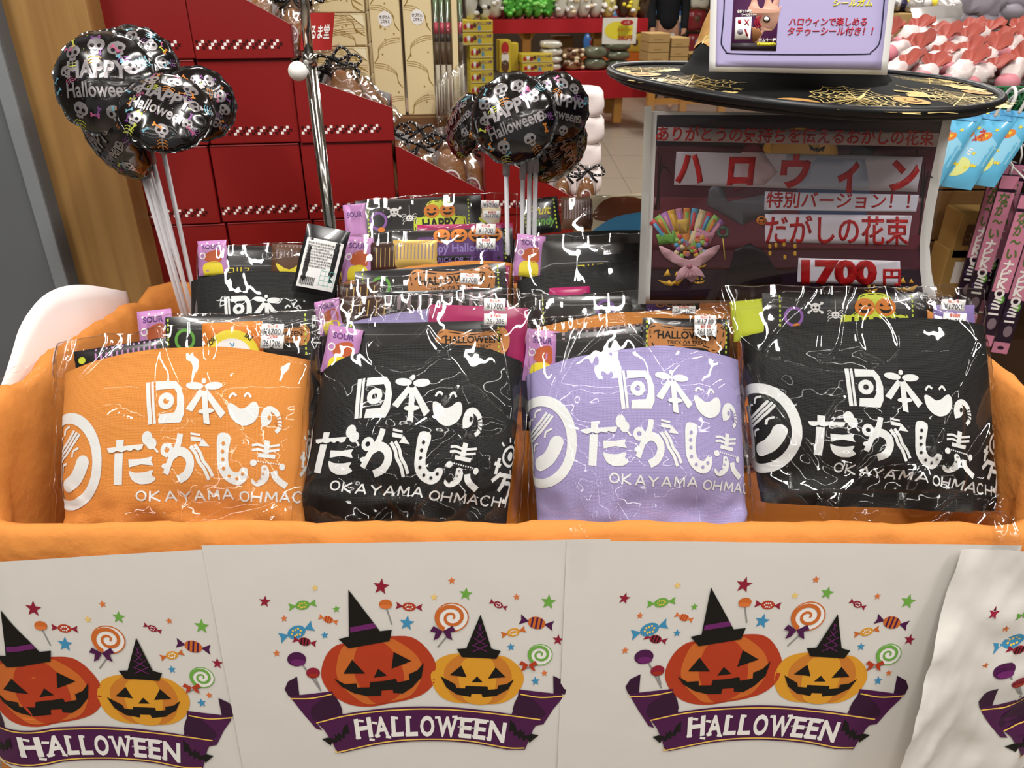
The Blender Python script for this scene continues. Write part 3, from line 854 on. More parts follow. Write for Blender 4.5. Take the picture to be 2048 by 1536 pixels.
    for spec, txt, nm in ((price, '¥1700', 'price_sticker'), (date, '261206', 'date_sticker')):
        if not spec: continue
        (x0, y0, x1, y1, rot) = spec
        u0, v0 = B.uv(x0, y0, .026); u1, v1 = B.uv(x1, y1, .026)
        cx, cy = (u0 + u1) / 2, (v0 + v1) / 2; w2, h2 = abs(u1 - u0) / 2, abs(v1 - v0) / 2
        ar = Art()
        c_, s_ = math.cos(rot), math.sin(rot)
        ar.group(lambda x, y: (cx + (x * c_ - y * s_) * w2, cy + (x * s_ * w2 / w2 + y * c_) * h2))
        zig = [(-1, -1), (-.2, -1), (-.1, -.82), (.1, -.82), (.2, -1), (1, -1), (1, 1), (.2, 1), (.1, .86), (-.1, .86), (-.2, 1), (-1, 1)]
        ar.poly(zig, m_lab, 0)
        ar.text(txt, 0, -.72, .95, m_ink, 1, align='c', w=1.5, bold=.004)
        ar.text('税込価格' if txt[0] == '¥' else '賞味期限', 0, .40, .42, m_redink, 1, align='c', w=.9, bold=.01)
        q = MB(); q.art(ar, lambda x, y, h: B.at(x, y, .0275 + h), eps=.0003)
        q.build(nm, root, solid=.0002)
    return B
OT = dict(front=True)
make_bag('A', 'orange', 'candy package with orange pouch, unobstructed print, against the bin corner beside the plain sheet', (375, 712), .895, (136, 752), (619, 722), (132, 1075), (612, 1075), (108, 688), (640, 618), logo=(405, 796, -.02, 1.10), price=(523, 648, 568, 672, -.05), date=(522, 669, 568, 697, -.05), seed=1.3, peak=.024, **OT)
make_bag('B', 'black', 'candy package with black pouch between the orange pouch and the lilac pouch', (838, 700), .90, (648, 742), (1046, 726), (598, 1052), (1012, 1058), (636, 604), (1084, 586), logo=(812, 792, .05, 1.07), price=(968, 597, 1011, 622, -.02), date=(968, 628, 1014, 651, -.02), seed=2.9, peak=.028, **OT)
make_bag('C', 'lilac', 'candy package with lilac pouch at the front rim, emblem and print showing', (1270, 702), .90, (1052, 752), (1474, 722), (1078, 1078), (1492, 1078), (1058, 640), (1474, 612), logo=(1352, 782, .05, 1.03), price=(1388, 631, 1432, 650, -.02), date=(1388, 649, 1433, 672, -.02), seed=4.1, peak=.024, **OT)
make_bag('D', 'black', 'candy package with black pouch in front of the big sale poster, emblem showing', (1725, 640), .92, (1482, 676), (1962, 656), (1522, 1002), (1986, 1022), (1446, 577), (1966, 576), logo=(1808, 760, .06, 1.07), price=(1880, 599, 1929, 622, -.08), date=(1884, 626, 1931, 655, -.08), seed=6.7, peak=.014, **OT)
make_bag('F', 'black', 'candy package mostly hidden, directly behind the orange front package', (470, 690), .985, (300, 700), (650, 690), ftl=(282, 634), ftr=(640, 624), seed=8.2)
make_bag('E', 'black', 'candy package with black pouch beneath the balloon sticks at the back corner', (520, 552), 1.12, (384, 566), (668, 560), ftl=(392, 496), ftr=(650, 486), logo=(532, 606, 0, 1.0), seed=9.9)
make_bag('G', 'lilac', 'candy package whose lilac pouch edge shows just behind the black front package', (830, 622), .985, (656, 664), (1010, 622), ftl=(640, 604), ftr=(1040, 575), seed=11.3)
make_bag('I', 'black', 'candy package with orange bone badge between lilac pouch and orange pouch', (840, 610), 1.055, (676, 634), (1000, 614), ftl=(672, 566), ftr=(1016, 530), price=(920, 547, 958, 568, -.06), date=(920, 574, 958, 592, -.02), seed=12.8)
make_bag('H', 'orange', 'candy package with orange pouch beside the chrome pole, pumpkin row badge', (850, 536), 1.13, (680, 574), (1026, 528), ftl=(668, 478), ftr=(1020, 446), price=(952, 448, 991, 470, -.04), date=(953, 477, 991, 498, -.02), seed=14.2)
make_bag('J', 'black', 'rearmost candy package against the red cartons, yellow pumpkin badge', (860, 484), 1.20, (700, 490), (1030, 480), ftl=(692, 404), ftr=(1034, 384), price=(962, 401, 998, 416, -.02), date=(966, 422, 1001, 438, -.02), seed=15.9)
make_bag('K', 'orange', 'candy package whose orange pouch edge shows just behind the lilac front package', (1280, 634), .985, (1064, 660), (1476, 630), ftl=(1050, 602), ftr=(1480, 566), date=(1344, 612, 1390, 628, -.02), seed=17.1)
make_bag('L', 'black', 'candy package with black pouch behind the orange-edged one, beside the sale poster', (1200, 540), 1.075, (1034, 566), (1400, 536), ftl=(1030, 480), ftr=(1400, 464), seed=18.6)
make_bag('M', 'black', 'rearmost candy package, partly behind the sale poster, with bread in blue wrapping', (1220, 486), 1.17, (1044, 486), (1400, 480), ftl=(1040, 400), ftr=(1420, 392), seed=20.2)
# ================================================================ sweets showing above the pouches
def packet_pts(w, h, t, pin=.35):
    def top(x, y):
        a = min(1, abs(x) / (w / 2)); b = min(1, abs(y) / (h / 2))
        return t * (max(0, 1 - a ** 3)) ** .6 * (max(0, 1 - b ** 4)) ** .6
    return top
def pillow(m, frame, w, h, t, body, art=None, nu=16, nv=10, crimp=True, back=None, cut=.012, zig=0):
    """sealed pillow packet; frame(x, y, z) -> world"""
    top = packet_pts(w, h, t)
    def edge(x, y):
        if crimp and abs(abs(x) - w / 2) < 1e-6: return x + math.copysign(.0012 * math.sin(y * 900), x)
        return x
    m.grid(lambda a, b: frame(edge((a - .5) * w, (b - .5) * h), (b - .5) * h, top((a - .5) * w, (b - .5) * h)), nu, nv, body)
    m.grid(lambda a, b: frame((a - .5) * w, (b - .5) * h, -.8 * top((a - .5) * w, (b - .5) * h) - .0003), nu, nv, back or body, flip=True)
    if art: m.art(art, lambda x, y, z: frame(x, y, top(x, y) + z), cut=cut, eps=.0003)
m_pk_k = mat('#1A191B', .28, spec=.5, coat=.3, name='black_wrapper'); m_pk_pink = mat('#B57FB2', .3); m_mag = mat('#9C2458', .3)
m_pk_br = mat('#3A2018', .3); m_tan = mat('#B87A45', .5); m_stitch = mat('#B4C43A', .5); m_lime = mat('#C6CF3B', .5); m_lil = mat('#8C78B4', .5)
m_silv = mat('#C9C4C0', .25, metal=.6); m_wht = mat('#E6E2DE', .5); m_ora = mat('#D47A28', .5); m_grn = mat('#5E9A3C', .5); m_gold = mat('#C8A65A', .35, metal=.3)
m_mud = mat('#5B3C2A', .4); m_red = mat('#B02A2A', .5); m_dk = mat('#1B1512', .6); m_pur = mat('#5A3570', .5); m_ltb = mat('#4E97C4', .5); m_yel = mat('#E3CF3A', .5); m_crm = mat('#DCCBA8', .5)
def pumpkin_face(a, x, y, r, m=None, layer=3):
    a.ell(x, y, r * 1.15, r, m or m_ora, layer, n=16)
    for s in (-1, 1): a.poly([(x + s * r * .5, y + r * .45), (x + s * r * .2, y + r * .1), (x + s * r * .75, y + r * .1)], m_dk, layer + 1)
    a.poly([(x - r * .75, y - r * .15), (x, y - r * .35), (x + r * .75, y - r * .15), (x + r * .35, y - r * .65), (x - r * .35, y - r * .65)], m_dk, layer + 1)
def stitches(a, w, h, xs):
    for x in xs:
        y = -h / 2 + .006
        while y < h / 2 - .004:
            a.stroke([(x, y), (x, y + .0035)], .0022, m_stitch, 1); y += .0062
def bone_badge(a, x, y, w):
    h = w * .42
    a.poly(cr([(x - w * .5, y + h * .1), (x - w * .42, y + h * .42), (x - w * .25, y + h * .36), (x, y + h * .3), (x + w * .28, y + h * .36), (x + w * .42, y + h * .45), (x + w * .5, y + h * .12), (x + w * .46, y - h * .3), (x + w * .33, y - h * .45), (x + w * .2, y - h * .3), (x - w * .2, y - h * .32), (x - w * .36, y - h * .46), (x - w * .48, y - h * .25)], 4, True), m_tan, 1)
    q = cr([(x - w * .46, y + h * .1), (x - w * .40, y + h * .34), (x, y + h * .23), (x + w * .40, y + h * .36), (x + w * .46, y + h * .1), (x + w * .36, y - h * .36), (x + w * .2, y - h * .24), (x - w * .2, y - h * .25), (x - w * .38, y - h * .37)], 8, True)
    a.dash(q, w * .012, m_dk, 2, 3, 2)
    a.text('HALLOWEEN', x, y - h * .03, h * .22, m_dk, 2, bold=.03, align='c', w=w * .74); a.text('TRICK OR TREAT', x, y - h * .20, h * .11, m_dk, 2, bold=.01, align='c', w=w * .5)
    bat(a, x - w * .38, y + h * .18, w * .09, .3, m_dk, 2); bat(a, x + w * .36, y + h * .22, w * .08, -.3, m_dk, 2)
def happy_badge(a, x, y, w):
    h = w * .62
    P = cr([(x - w * .5, y - h * .5), (x - w * .48, y - h * .05), (x - w * .3, y + h * .02), (x - w * .22, y + h * .42), (x, y + h * .5), (x + w * .22, y + h * .42), (x + w * .3, y + h * .02), (x + w * .48, y - h * .05), (x + w * .5, y - h * .5)], 5)
    a.poly(P, m_lime, 1); a.dash([(x + (p[0] - x) * .93, y + (p[1] - y) * .93) for p in P], w * .014, m_dk, 2, 2, 1)
    pumpkin_face(a, x - w * .15, y + h * .16, w * .13); pumpkin_face(a, x + w * .15, y + h * .16, w * .13)
    a.text('HAPPY', x, y - h * .40, h * .33, m_dk, 2, bold=.035, align='c', w=w * .68)
def purple_badge(a, x, y, w):
    h = w * .42
    a.rrect(x - w * .5, y - h * .6, x + w * .5, y + h * .25, h * .12, m_pur, 1)
    for k in range(4): pumpkin_face(a, x - w * .2 + k * w * .2, y + h * .28, w * .085)
    a.text('Happy Halloween', x, y - h * .18, h * .24, m_lil, 2, bold=.02, align='c', w=w * .9); a.text('TRICK OR TREAT', x, y - h * .45, h * .13, m_lil, 2, align='c', w=w * .6)
def skull(a, x, y, r, m=None, d=None, layer=2, rot=0.0):
    m = m or m_wht; d = d or m_dk
    c, s = math.cos(rot), math.sin(rot)
    T = lambda u, v: (x + (u * c - v * s) * r, y + (u * s + v * c) * r)
    a.poly([T(*p) for p in cr([(-1, .1), (-.7, .75), (0, 1), (.7, .75), (1, .1), (.7, -.4), (.45, -.5), (.4, -.9), (-.4, -.9), (-.45, -.5), (-.7, -.4)], 3, True)], m, layer)
    for k in (-1, 1): a.ell(*T(.4 * k, .05), r * .24, r * .24, d, layer + 1, n=10)
    a.stroke([T(*p) for p in ((-.25, -.45), (0, -.58), (.25, -.45))], r * .1, d, layer + 1)
def crossbones(a, x, y, r):
    for k in (-1, 1):
        a.stroke([(x - r * 1.3, y - k * r * .9), (x + r * 1.3, y + k * r * .9)], r * .3, m_wht, 1)
        for e in (-1, 1): a.ell(x + e * r * 1.35, y + e * k * r * .95, r * .32, r * .32, m_wht, 1, n=8)
    skull(a, x, y, r)
def spider(a, x, y, r):
    for k in range(4):
        for e in (-1, 1): a.stroke([(x + e * r * .5, y + (k - 1.5) * r * .3), (x + e * r * 1.3, y + (k - 1.2) * r * .6), (x + e * r * 1.6, y + (k - 1.9) * r * .7)], r * .13, m_wht, 1)
    a.ell(x, y, r * .8, r * .75, m_wht, 2, n=14); a.stroke([(x, y + r * .6), (x, y + r * 3)], r * .1, m_wht, 1)
    for e in (-1, 1): a.ell(x + e * r * .28, y + r * .1, r * .14, r * .14, m_dk, 3, n=8)
    a.stroke([(x - r * .4, y - r * .2), (x, y - r * .42), (x + r * .4, y - r * .2)], r * .1, m_dk, 3)
def ring_pop(a, x, y, r, m, m2):
    a.ell(x, y, r, r * 1.05, m, 1, hole=(r * .72, r * .76)); a.ell(x + r * .3, y - r * 1.0, r * .4, r * .3, m2, 2, n=12)
m_fr = mat('#8E7C80', .4)
def fringe(a, x0, x1, y0, y1, m, n):
    for k in range(n):
        x = x0 + (x1 - x0) * (k + .5) / n; a.stroke([(x, y0), (x + (x1 - x0) * .12 / n, y1)], abs(x1 - x0) / n * .34, m_fr if m is m_wht else m, 1)
PACKC = [0]
def sweet(bag, name, label, cat, px, py, wpx, hpx, body, fn=None, rot=0.0, off=.0, t=.006, back=None):
    """a sweet standing in a package; wpx, hpx its size in photograph pixels"""
    B = BAGS[bag]
    PACKC[0] += 1
    off = off + .0018 * (PACKC[0] % 5) - .004
    u0, v0 = B.uv(px, py, off); u1, _ = B.uv(px + wpx / 2, py, off); _, v1 = B.uv(px, py - hpx / 2, off)
    w, h = 2 * abs(u1 - u0), 2 * abs(v1 - v0)
    c, s_ = math.cos(rot), math.sin(rot)
    F = lambda x, y, z: B.at(u0 + x * c - y * s_, v0 + x * s_ + y * c, off + z)
    a = None
    if fn: a = Art(); fn(a, w, h)
    m = MB(); pillow(m, F, w, h, t, body, a, 18, 10)
    return tag(m.build(name), label, cat)
def carrot(a, w, h):
    a.rect(-w * .46, -h * .5, w * .46, h * .5, m_pk_pink, 0)
    a.text('SOUR', 0, h * .24, h * .12, m_pur, 1, bold=.03, align='c', w=w * .62)
    a.poly(cr([(-w * .2, -h * .1), (-w * .15, h * .12), (w * .25, h * .2), (w * .36, h * .02), (w * .3, -h * .15)], 4, True), mat('#B4552C', .5), 1)
    a.poly(cr([(-w * .3, -h * .5), (-w * .28, -h * .2), (w * .1, -h * .12), (w * .36, -h * .2), (w * .4, -h * .5)], 3), m_yel, 1)
    a.ell(-w * .3, h * .05, w * .12, w * .12, m_wht, 1, hole=(w * .08, w * .08), n=14)
    for k in range(4): a.ell(-w * .32 + k * w * .2, h * (.36 + .05 * (k % 2)), w * .035, w * .035, m_wht, 1, n=8)
def gum_brown(shift=.18, bw=.62):
    def f(a, w, h):
        stitches(a, w, h, (-w * .46, w * .46)); bone_badge(a, w * shift, 0, w * bw)
    return f
def gum_ring(a, w, h):
    stitches(a, w, h, (-w * .45, w * .45)); ring_pop(a, -w * .33, h * .05, h * .26, m_grn, m_ora); bone_badge(a, w * .14, h * .04, w * .58)
def gum_happy(a, w, h):
    stitches(a, w, h, (-w * .40, w * .40)); ring_pop(a, -w * .32, 0, h * .2, mat('#8A5AA0', .5), m_ora); crossbones(a, -w * .19, h * .18, h * .10); spider(a, -w * .07, h * .03, h * .10)
    happy_badge(a, w * .17, h * .05, w * .42)
def gum_purple(a, w, h):
    stitches(a, w, h, (w * .44,)); purple_badge(a, w * .06, h * .02, w * .72)
def magenta(txt):
    def f(a, w, h):
        a.text(txt, 0, h * .18, h * .15, m_lil, 1, align='c', w=w * .36, rot=math.pi)
    return f
def stripes_w(a, w, h): fringe(a, -w * .45, w * .45, -h * .2, h * .35, m_wht, 11)
def koris(a, w, h): a.text('コリス', 0, -h * .34, h * .16, m_yel, 1, bold=.02, align='c', w=w * .26)
def iori(a, w, h):
    a.poly([(-w * .5 + w * k / 16, h * (.5 if k % 2 else .44)) for k in range(17)] + [(w * .5, -h * .5), (-w * .5, -h * .5)], m_ora, 0)
    a.ell(0, -h * .3, w * .46, h * .62, m_yel, 1, hole=(w * .34, h * .42)); a.ell(0, -h * .3, w * .34, h * .42, m_wht, 1)
    a.text('IORI', -w * .30, h * .03, h * .12, m_dk, 2, bold=.03, align='c', w=w * .17, rot=.75); a.text('IRI', w * .27, h * .10, h * .12, m_dk, 2, bold=.03, align='c', w=w * .12, rot=-.7)
    a.poly(cr([(-w * .2, -h * .4), (-w * .12, -h * .2), (w * .1, -h * .12), (w * .24, -h * .25), (w * .2, -h * .45)], 4, True), m_grn, 2)
    a.stroke([(-w * .02, h * .02), (w * .02, -h * .06)], w * .02, m_ltb, 2); a.stroke([(w * .05, h * .02), (w * .03, -h * .06)], w * .02, m_ltb, 2)
def choco(a, w, h):
    for k in range(5): a.stroke([(-w * .3 + k * w * .15, -h * .3), (-w * .25 + k * w * .15, h * .3)], w * .02, m_gold, 1)
def banana(a, w, h):
    fringe(a, -w * .4, w * .4, h * .1, h * .45, m_wht, 8); a.poly(cr([(-w * .35, -h * .1), (0, -h * .28), (w * .35, 0), (w * .25, -h * .3), (0, -h * .45), (-w * .25, -h * .35)], 3, True), m_yel, 1)
def fruit(a, w, h):
    a.ell(-w * .3, 0, w * .12, h * .3, m_grn, 1); a.ell(0, h * .05, w * .1, h * .3, m_lime, 1); a.ell(w * .28, h * .05, w * .06, h * .24, m_red, 1); fringe(a, -w * .45, w * .45, h * .3, h * .5, m_wht, 14)
def bread(a, w, h):
    a.poly(cr([(-w * .45, -h * .1), (-w * .3, h * .35), (w * .1, h * .42), (w * .45, h * .2), (w * .4, -h * .2)], 4, True), mat('#7A4226', .5), 1)
    a.poly(cr([(-w * .5, -h * .35), (-w * .1, -h * .05), (w * .5, 0), (w * .5, -h * .5), (-w * .5, -h * .5)], 4), m_ltb, 2)
    a.text('A', w * .3, -h * .36, h * .2, m_wht, 3, bold=.04)
def fcandy(a, w, h): stitches(a, w, h, (-w * .4, w * .4)); a.text('Fruit', 0, h * .02, h * .24, m_yel, 1, bold=.02, shear=.3, align='c', w=w * .6); a.text('Candy', w * .05, -h * .28, h * .24, m_grn, 1, bold=.02, shear=.3, align='c', w=w * .7)
def hp(a, w, h): stitches(a, w, h, (-w * .46, w * .3)); ring_pop(a, w * .0, -h * .02, h * .28, mat('#7A559A', .5), m_ora)
# package A
sweet('A', 'candy_packet', 'black striped-end candy packet lying behind the orange front pouch', 'candy packet', 252, 722, 200, 70, m_pk_k, lambda a, w, h: (fringe(a, -w * .3, w * .35, h * .12, h * .46, m_pk_pink, 12), a.ell(-w * .42, h * .2, w * .04, h * .1, m_lime, 1)), .16)
sweet('A', 'gum_packet', 'black gum packet with green ring behind the orange front pouch', 'candy packet', 478, 676, 292, 96, m_pk_k, lambda a, w, h: (stitches(a, w, h, (-w * .48, w * .46)), ring_pop(a, -w * .36, h * .0, h * .22, m_grn, m_yel), bone_badge(a, w * .30, .0, w * .38)), .04)
sweet('A', 'snack_packet', 'orange snack packet with yellow arc and white oval beside the price sticker', 'candy packet', 466, 688, 118, 88, m_ora, iori, .04, off=.009)
sweet('F', 'candy_packet', 'yellow and pink candy packet poking out behind the orange front package', 'candy packet', 312, 668, 66, 96, m_pk_pink, carrot, .1)
sweet('F', 'gum_packet', 'dark gum packet stretched along the package hidden behind the orange pouch', 'candy packet', 470, 668, 250, 60, m_pk_k, stripes_w, .04)
sweet('E', 'gum_packet', 'black gum packet with small yellow lettering above the back corner pouch', 'candy packet', 482, 525, 170, 66, m_pk_k, koris, .0)
sweet('E', 'candy_packet', 'yellow and pink candy packet at the back corner, under the balloon sticks', 'candy packet', 425, 516, 56, 70, m_pk_pink, carrot, .05, off=.006)
sweet('E', 'candy_packet', 'clear striped candy packet with a yellow banana at the back corner', 'candy packet', 582, 522, 78, 66, m_mud, banana, -.05)
sweet('B', 'candy_packet', 'pink sour candy packet standing behind the black front pouch', 'candy packet', 684, 702, 68, 96, m_pk_pink, carrot, -.18)
sweet('B', 'gum_packet', 'black gum packet with orange bone badge under the date sticker of the black front package', 'candy packet', 850, 686, 320, 84, m_pk_k, gum_brown(.30, .46), .02)
sweet('B', 'candy_packet', 'magenta candy packet with jagged edge rising behind the bone-badge gum', 'candy packet', 955, 672, 196, 120, m_mag, magenta('DOG-INU'), -.04, off=-.014)
sweet('G', 'candy_packet', 'small pink candy packet at the end of the lilac-edged package', 'candy packet', 660, 634, 50, 70, m_pk_pink, carrot, .2)
sweet('G', 'chocolate_packet', 'clear wrapped chocolate stick above the lilac pouch edge', 'candy packet', 735, 618, 110, 52, m_pk_br, choco, .06)
sweet('G', 'gum_packet', 'dark gum packet lying along the lilac-edged package', 'candy packet', 880, 606, 250, 52, m_pk_k, stripes_w, .04)
sweet('I', 'gum_packet', 'black gum packet with green ring and bone badge between lilac and orange pouches', 'candy packet', 862, 572, 300, 76, m_pk_k, gum_ring, .06)
sweet('I', 'candy_packet', 'magenta candy packet at the end of the bone-badge package', 'candy packet', 1000, 572, 34, 84, m_mag, None, -.08, off=-.008)
sweet('I', 'chocolate_packet', 'brown chocolate packet lying by the pole in the bone-badge package', 'candy packet', 720, 590, 90, 50, m_pk_br, choco, .1)
sweet('H', 'candy_packet', 'pink sour candy packet beside the chrome pole', 'candy packet', 716, 520, 58, 92, m_pk_pink, carrot, -.05)
sweet('H', 'chocolate_packet', 'brown wrapped chocolate next to the pink packet by the pole', 'candy packet', 770, 516, 58, 64, m_pk_br, choco, .05)
sweet('H', 'gum_packet', 'black gum packet with purple badge and four pumpkins', 'candy packet', 905, 494, 240, 70, m_pk_k, gum_purple, .03)
sweet('H', 'candy_packet', 'silver striped candy packet overlapping the purple-badge gum', 'candy packet', 830, 508, 86, 56, m_gold, stripes_w, .0, off=.008)
sweet('H', 'candy_packet', 'magenta candy packet with upside-down lettering above the pumpkin row', 'candy packet', 930, 470, 190, 44, m_mag, magenta('COW-USHI'), .02, off=-.012)
sweet('J', 'gum_packet', 'black gum packet with skull, spider and yellow pumpkin badge, rearmost row', 'candy packet', 838, 440, 250, 88, m_pk_k, gum_happy, .05)
sweet('J', 'candy_packet', 'pale lilac candy packet at the pole end of the rearmost package', 'candy packet', 712, 448, 44, 80, m_pk_pink, lambda a, w, h: a.text('SOUR', 0, h * .15, h * .14, m_pur, 1, bold=.02, align='c', w=w * .7), .1)
sweet('J', 'candy_packet', 'green and white candy packet under the stickers of the rearmost package', 'candy packet', 958, 450, 78, 74, m_crm, lambda a, w, h: (a.ell(-w * .2, 0, w * .16, h * .22, m_grn, 1), a.ell(w * .2, -h * .1, w * .2, h * .25, m_wht, 1), a.stroke([(-w * .4, h * .4), (w * .4, -h * .1)], w * .06, m_lime, 2)), -.1)
sweet('C', 'candy_packet', 'dark sour candy packet squeezed beside the lilac front pouch', 'candy packet', 1082, 712, 62, 104, m_pk_pink, carrot, -.1)
sweet('C', 'gum_packet', 'black gum packet with fruit pictures along its top behind the lilac pouch', 'candy packet', 1215, 694, 210, 76, m_pk_k, lambda a, w, h: fringe(a, -w * .45, w * .45, h * .3, h * .5, m_wht, 12), .1)
sweet('C', 'fruit_candy_packet', 'clear candy packet with green and red fruit behind the lilac pouch', 'candy packet', 1232, 668, 190, 34, m_mud, fruit, .08, off=-.008)
sweet('C', 'gum_packet', 'black gum packet with bone badge under the stickers of the lilac package', 'candy packet', 1372, 676, 172, 78, m_pk_k, gum_brown(.0, .92), -.02, off=.006)
sweet('K', 'gum_packet', 'black gum packet with purple and orange ring above the orange-edged pouch', 'candy packet', 1210, 618, 270, 66, m_pk_k, hp, .04)
sweet('K', 'candy_packet', 'magenta candy packet beside the sale poster, orange-edged package', 'candy packet', 1140, 594, 80, 40, m_mag, None, .05, off=-.006)
sweet('K', 'gum_packet', 'gum packet with purple badge directly under the sale poster', 'candy packet', 1330, 620, 130, 60, m_pk_k, gum_purple, .02, off=.006)
sweet('L', 'candy_packet', 'pink sour candy packet between pouches near the balloon sticks', 'candy packet', 1058, 512, 56, 84, m_pk_pink, carrot, -.12)
sweet('L', 'gum_packet', 'black gum packet with small yellow lettering beside the sale poster', 'candy packet', 1180, 516, 200, 78, m_pk_k, koris, .06)
sweet('M', 'fruit_candy_packet', 'dark fruit candy packet with slanted yellow lettering by the balloon sticks', 'candy packet', 1080, 432, 76, 72, m_pk_k, fcandy, .12)
sweet('M', 'snack_packet', 'brown striped snack packet in the rearmost package', 'candy packet', 1156, 426, 66, 66, m_mud, stripes_w, .0)
sweet('M', 'bread_packet', 'bread snack in blue wave wrapping beside the sale poster edge', 'candy packet', 1246, 430, 126, 84, m_crm, bread, .04)
sweet('D', 'gum_packet', 'black gum packet with skull, spider and yellow badge under the sale poster', 'candy packet', 1690, 634, 330, 96, m_pk_k, gum_happy, .0)
sweet('D', 'candy_packet', 'yellow-green candy packet at the corner of the package under the poster', 'candy packet', 1500, 640, 70, 80, m_lime, None, .1, off=-.006)
sweet('D', 'candy_packet', 'purple candy packet beneath the stickers of the package nearest the aisle', 'candy packet', 1908, 640, 80, 60, m_lil, None, .0)
# ================================================================ red gift cartons
YAW = math.radians(8.5)
BO = PY(430, 290, 1.47)                       # a point on the fronts' plane
BR_ = Vector((math.cos(YAW), math.sin(YAW), 0)); BD = Vector((-math.sin(YAW), math.cos(YAW), 0)); BZ = Vector((0, 0, 1))
def bsz(px, py):
    p = PP(px, py, BO, BD) - BO
    return (p.dot(BR_), p.z)
def bpt(s, d, z): return BO + BR_ * s + BD * d + BZ * z
m_redbox = mat('#7F1212', .42, spec=.45, name='red_card'); m_redin = mat('#A9A7A5', .6, name='grey_card_inside'); m_white = mat('#E9E4E0', .5); m_dred = mat('#3A0809', .5)
def checker(a, s0, s1, z0, sq=.0053):
    n = int((s1 - s0) / sq / 4)
    for k in range(n):
        x = s0 + (k * 4) * sq
        for i, j in ((0, 0), (1, 1), (2, 2), (2.0, 1.0), (1.0, 0.0)) if False else ((0, 0), (.9, 1), (1.9, 1.9), (1.0, 0.05)):
            if (i, j) == (1.0, .05): continue
            a.rect(x + i * sq, z0 + j * sq, x + (i + .92) * sq, z0 + (j + .92) * sq, m_white, 1)
        for i, j in ((2, 0), (3, .95), (0, 1.9)): a.rect(x + i * sq, z0 + j * sq, x + (i + .9) * sq, z0 + (j + .9) * sq, m_dred, 1)
def carton(s0, s1, z0, z1, label, dep=.24, d0=0.0):
    m = MB()
    M = Matrix.Translation(BO) @ Matrix(((BR_.x, BD.x, 0, 0), (BR_.y, BD.y, 0, 0), (0, 0, 1, 0), (0, 0, 0, 1)))
    m.T = M
    g = .0008
    m.box((s0 + g, d0, z0 + g), (s1 - g, d0 + dep, z1 - g), m_redbox, bev=.0022)
    # lid line
    m.box((s0 + .0002, d0 - .0006, z1 - .004), (s1 - .0002, d0 + .002, z1 - .0035), m_dred)
    m.T = None
    a = Art(); checker(a, s0 + .004, s1 - .003, z0 + .016)
    m.art(a, lambda x, y, h: bpt(x, d0 - h, y), eps=.0006)
    return tag(m.build('gift_carton'), label, 'carton', 'red gift cartons with checked band')
# rows of fronts: bottom and top heights on the fronts' plane
zr = [bsz(430, 118)[1], bsz(430, 291)[1], bsz(430, 452)[1]]
hh = zr[0] - zr[1]
xs = [bsz(262, 370)[0], bsz(433, 370)[0], bsz(612, 360)[0], bsz(795, 360)[0], bsz(968, 350)[0], bsz(1152, 350)[0]]
OFS = (.0, -.002, .002, .001)
lev = [zr[0] + hh, zr[0], zr[1], zr[1] - hh, zr[1] - 2 * hh, zr[1] - 3 * hh]
rown = ('top visible row', 'second row', 'third row', 'fourth row')
cold = ('next to the wooden post', 'in the middle column', 'behind the chrome pole', '')
for r in range(4):
    for c in range(3):
        if (r, c) in ((0, 1), (0, 2), (1, 2)): continue
        o = (.004, 0, -.004, .003)[r]
        carton(xs[c] + o, xs[c + 1] + o - .001, lev[r + 1] + .0, lev[r] - .0, 'red gift carton with checked band, %s, %s' % (rown[r], cold[c]), d0=(.004 if c == 1 else 0) + .002 * r)
for c in (3, 4):
    carton(xs[c], xs[c + 1], lev[4], lev[3] , 'red gift carton under the %s' % ('tray of cookies beside the white balloon sticks' if c == 3 else 'lowest cut-away cookie tray'))
for c in range(5):
    carton(xs[c], xs[c + 1], lev[5], lev[4], 'red gift carton in the lowest layer, %s' % ('by the wooden post', 'second from the wooden post', 'under the chrome pole column', 'below the middle tray', 'below the lowest tray')[c])
sup = MB()
sup.T = Matrix.Translation(BO) @ Matrix(((BR_.x, BD.x, 0, 0), (BR_.y, BD.y, 0, 0), (0, 0, 1, 0), (0, 0, 0, 1)))
sup.box((xs[0] - .02, -.02, -BO.z), (xs[5] + .02, .34, lev[5]), mat('#4A3524', .7), bev=.004)
tag(sup.build('display_plinth'), 'dark plinth under the stacked red gift cartons', 'plinth')
m_cookie = mat('#8A5A30', .55, bump=('noise', 160, .3, .002), name='baked_cookie'); m_cookie2 = mat('#C99A5C', .55); m_clr = film('cookie_film', 45, .9, 1.6, rough=.10, base=.16)
m_ribk = mat('#161414', .45)
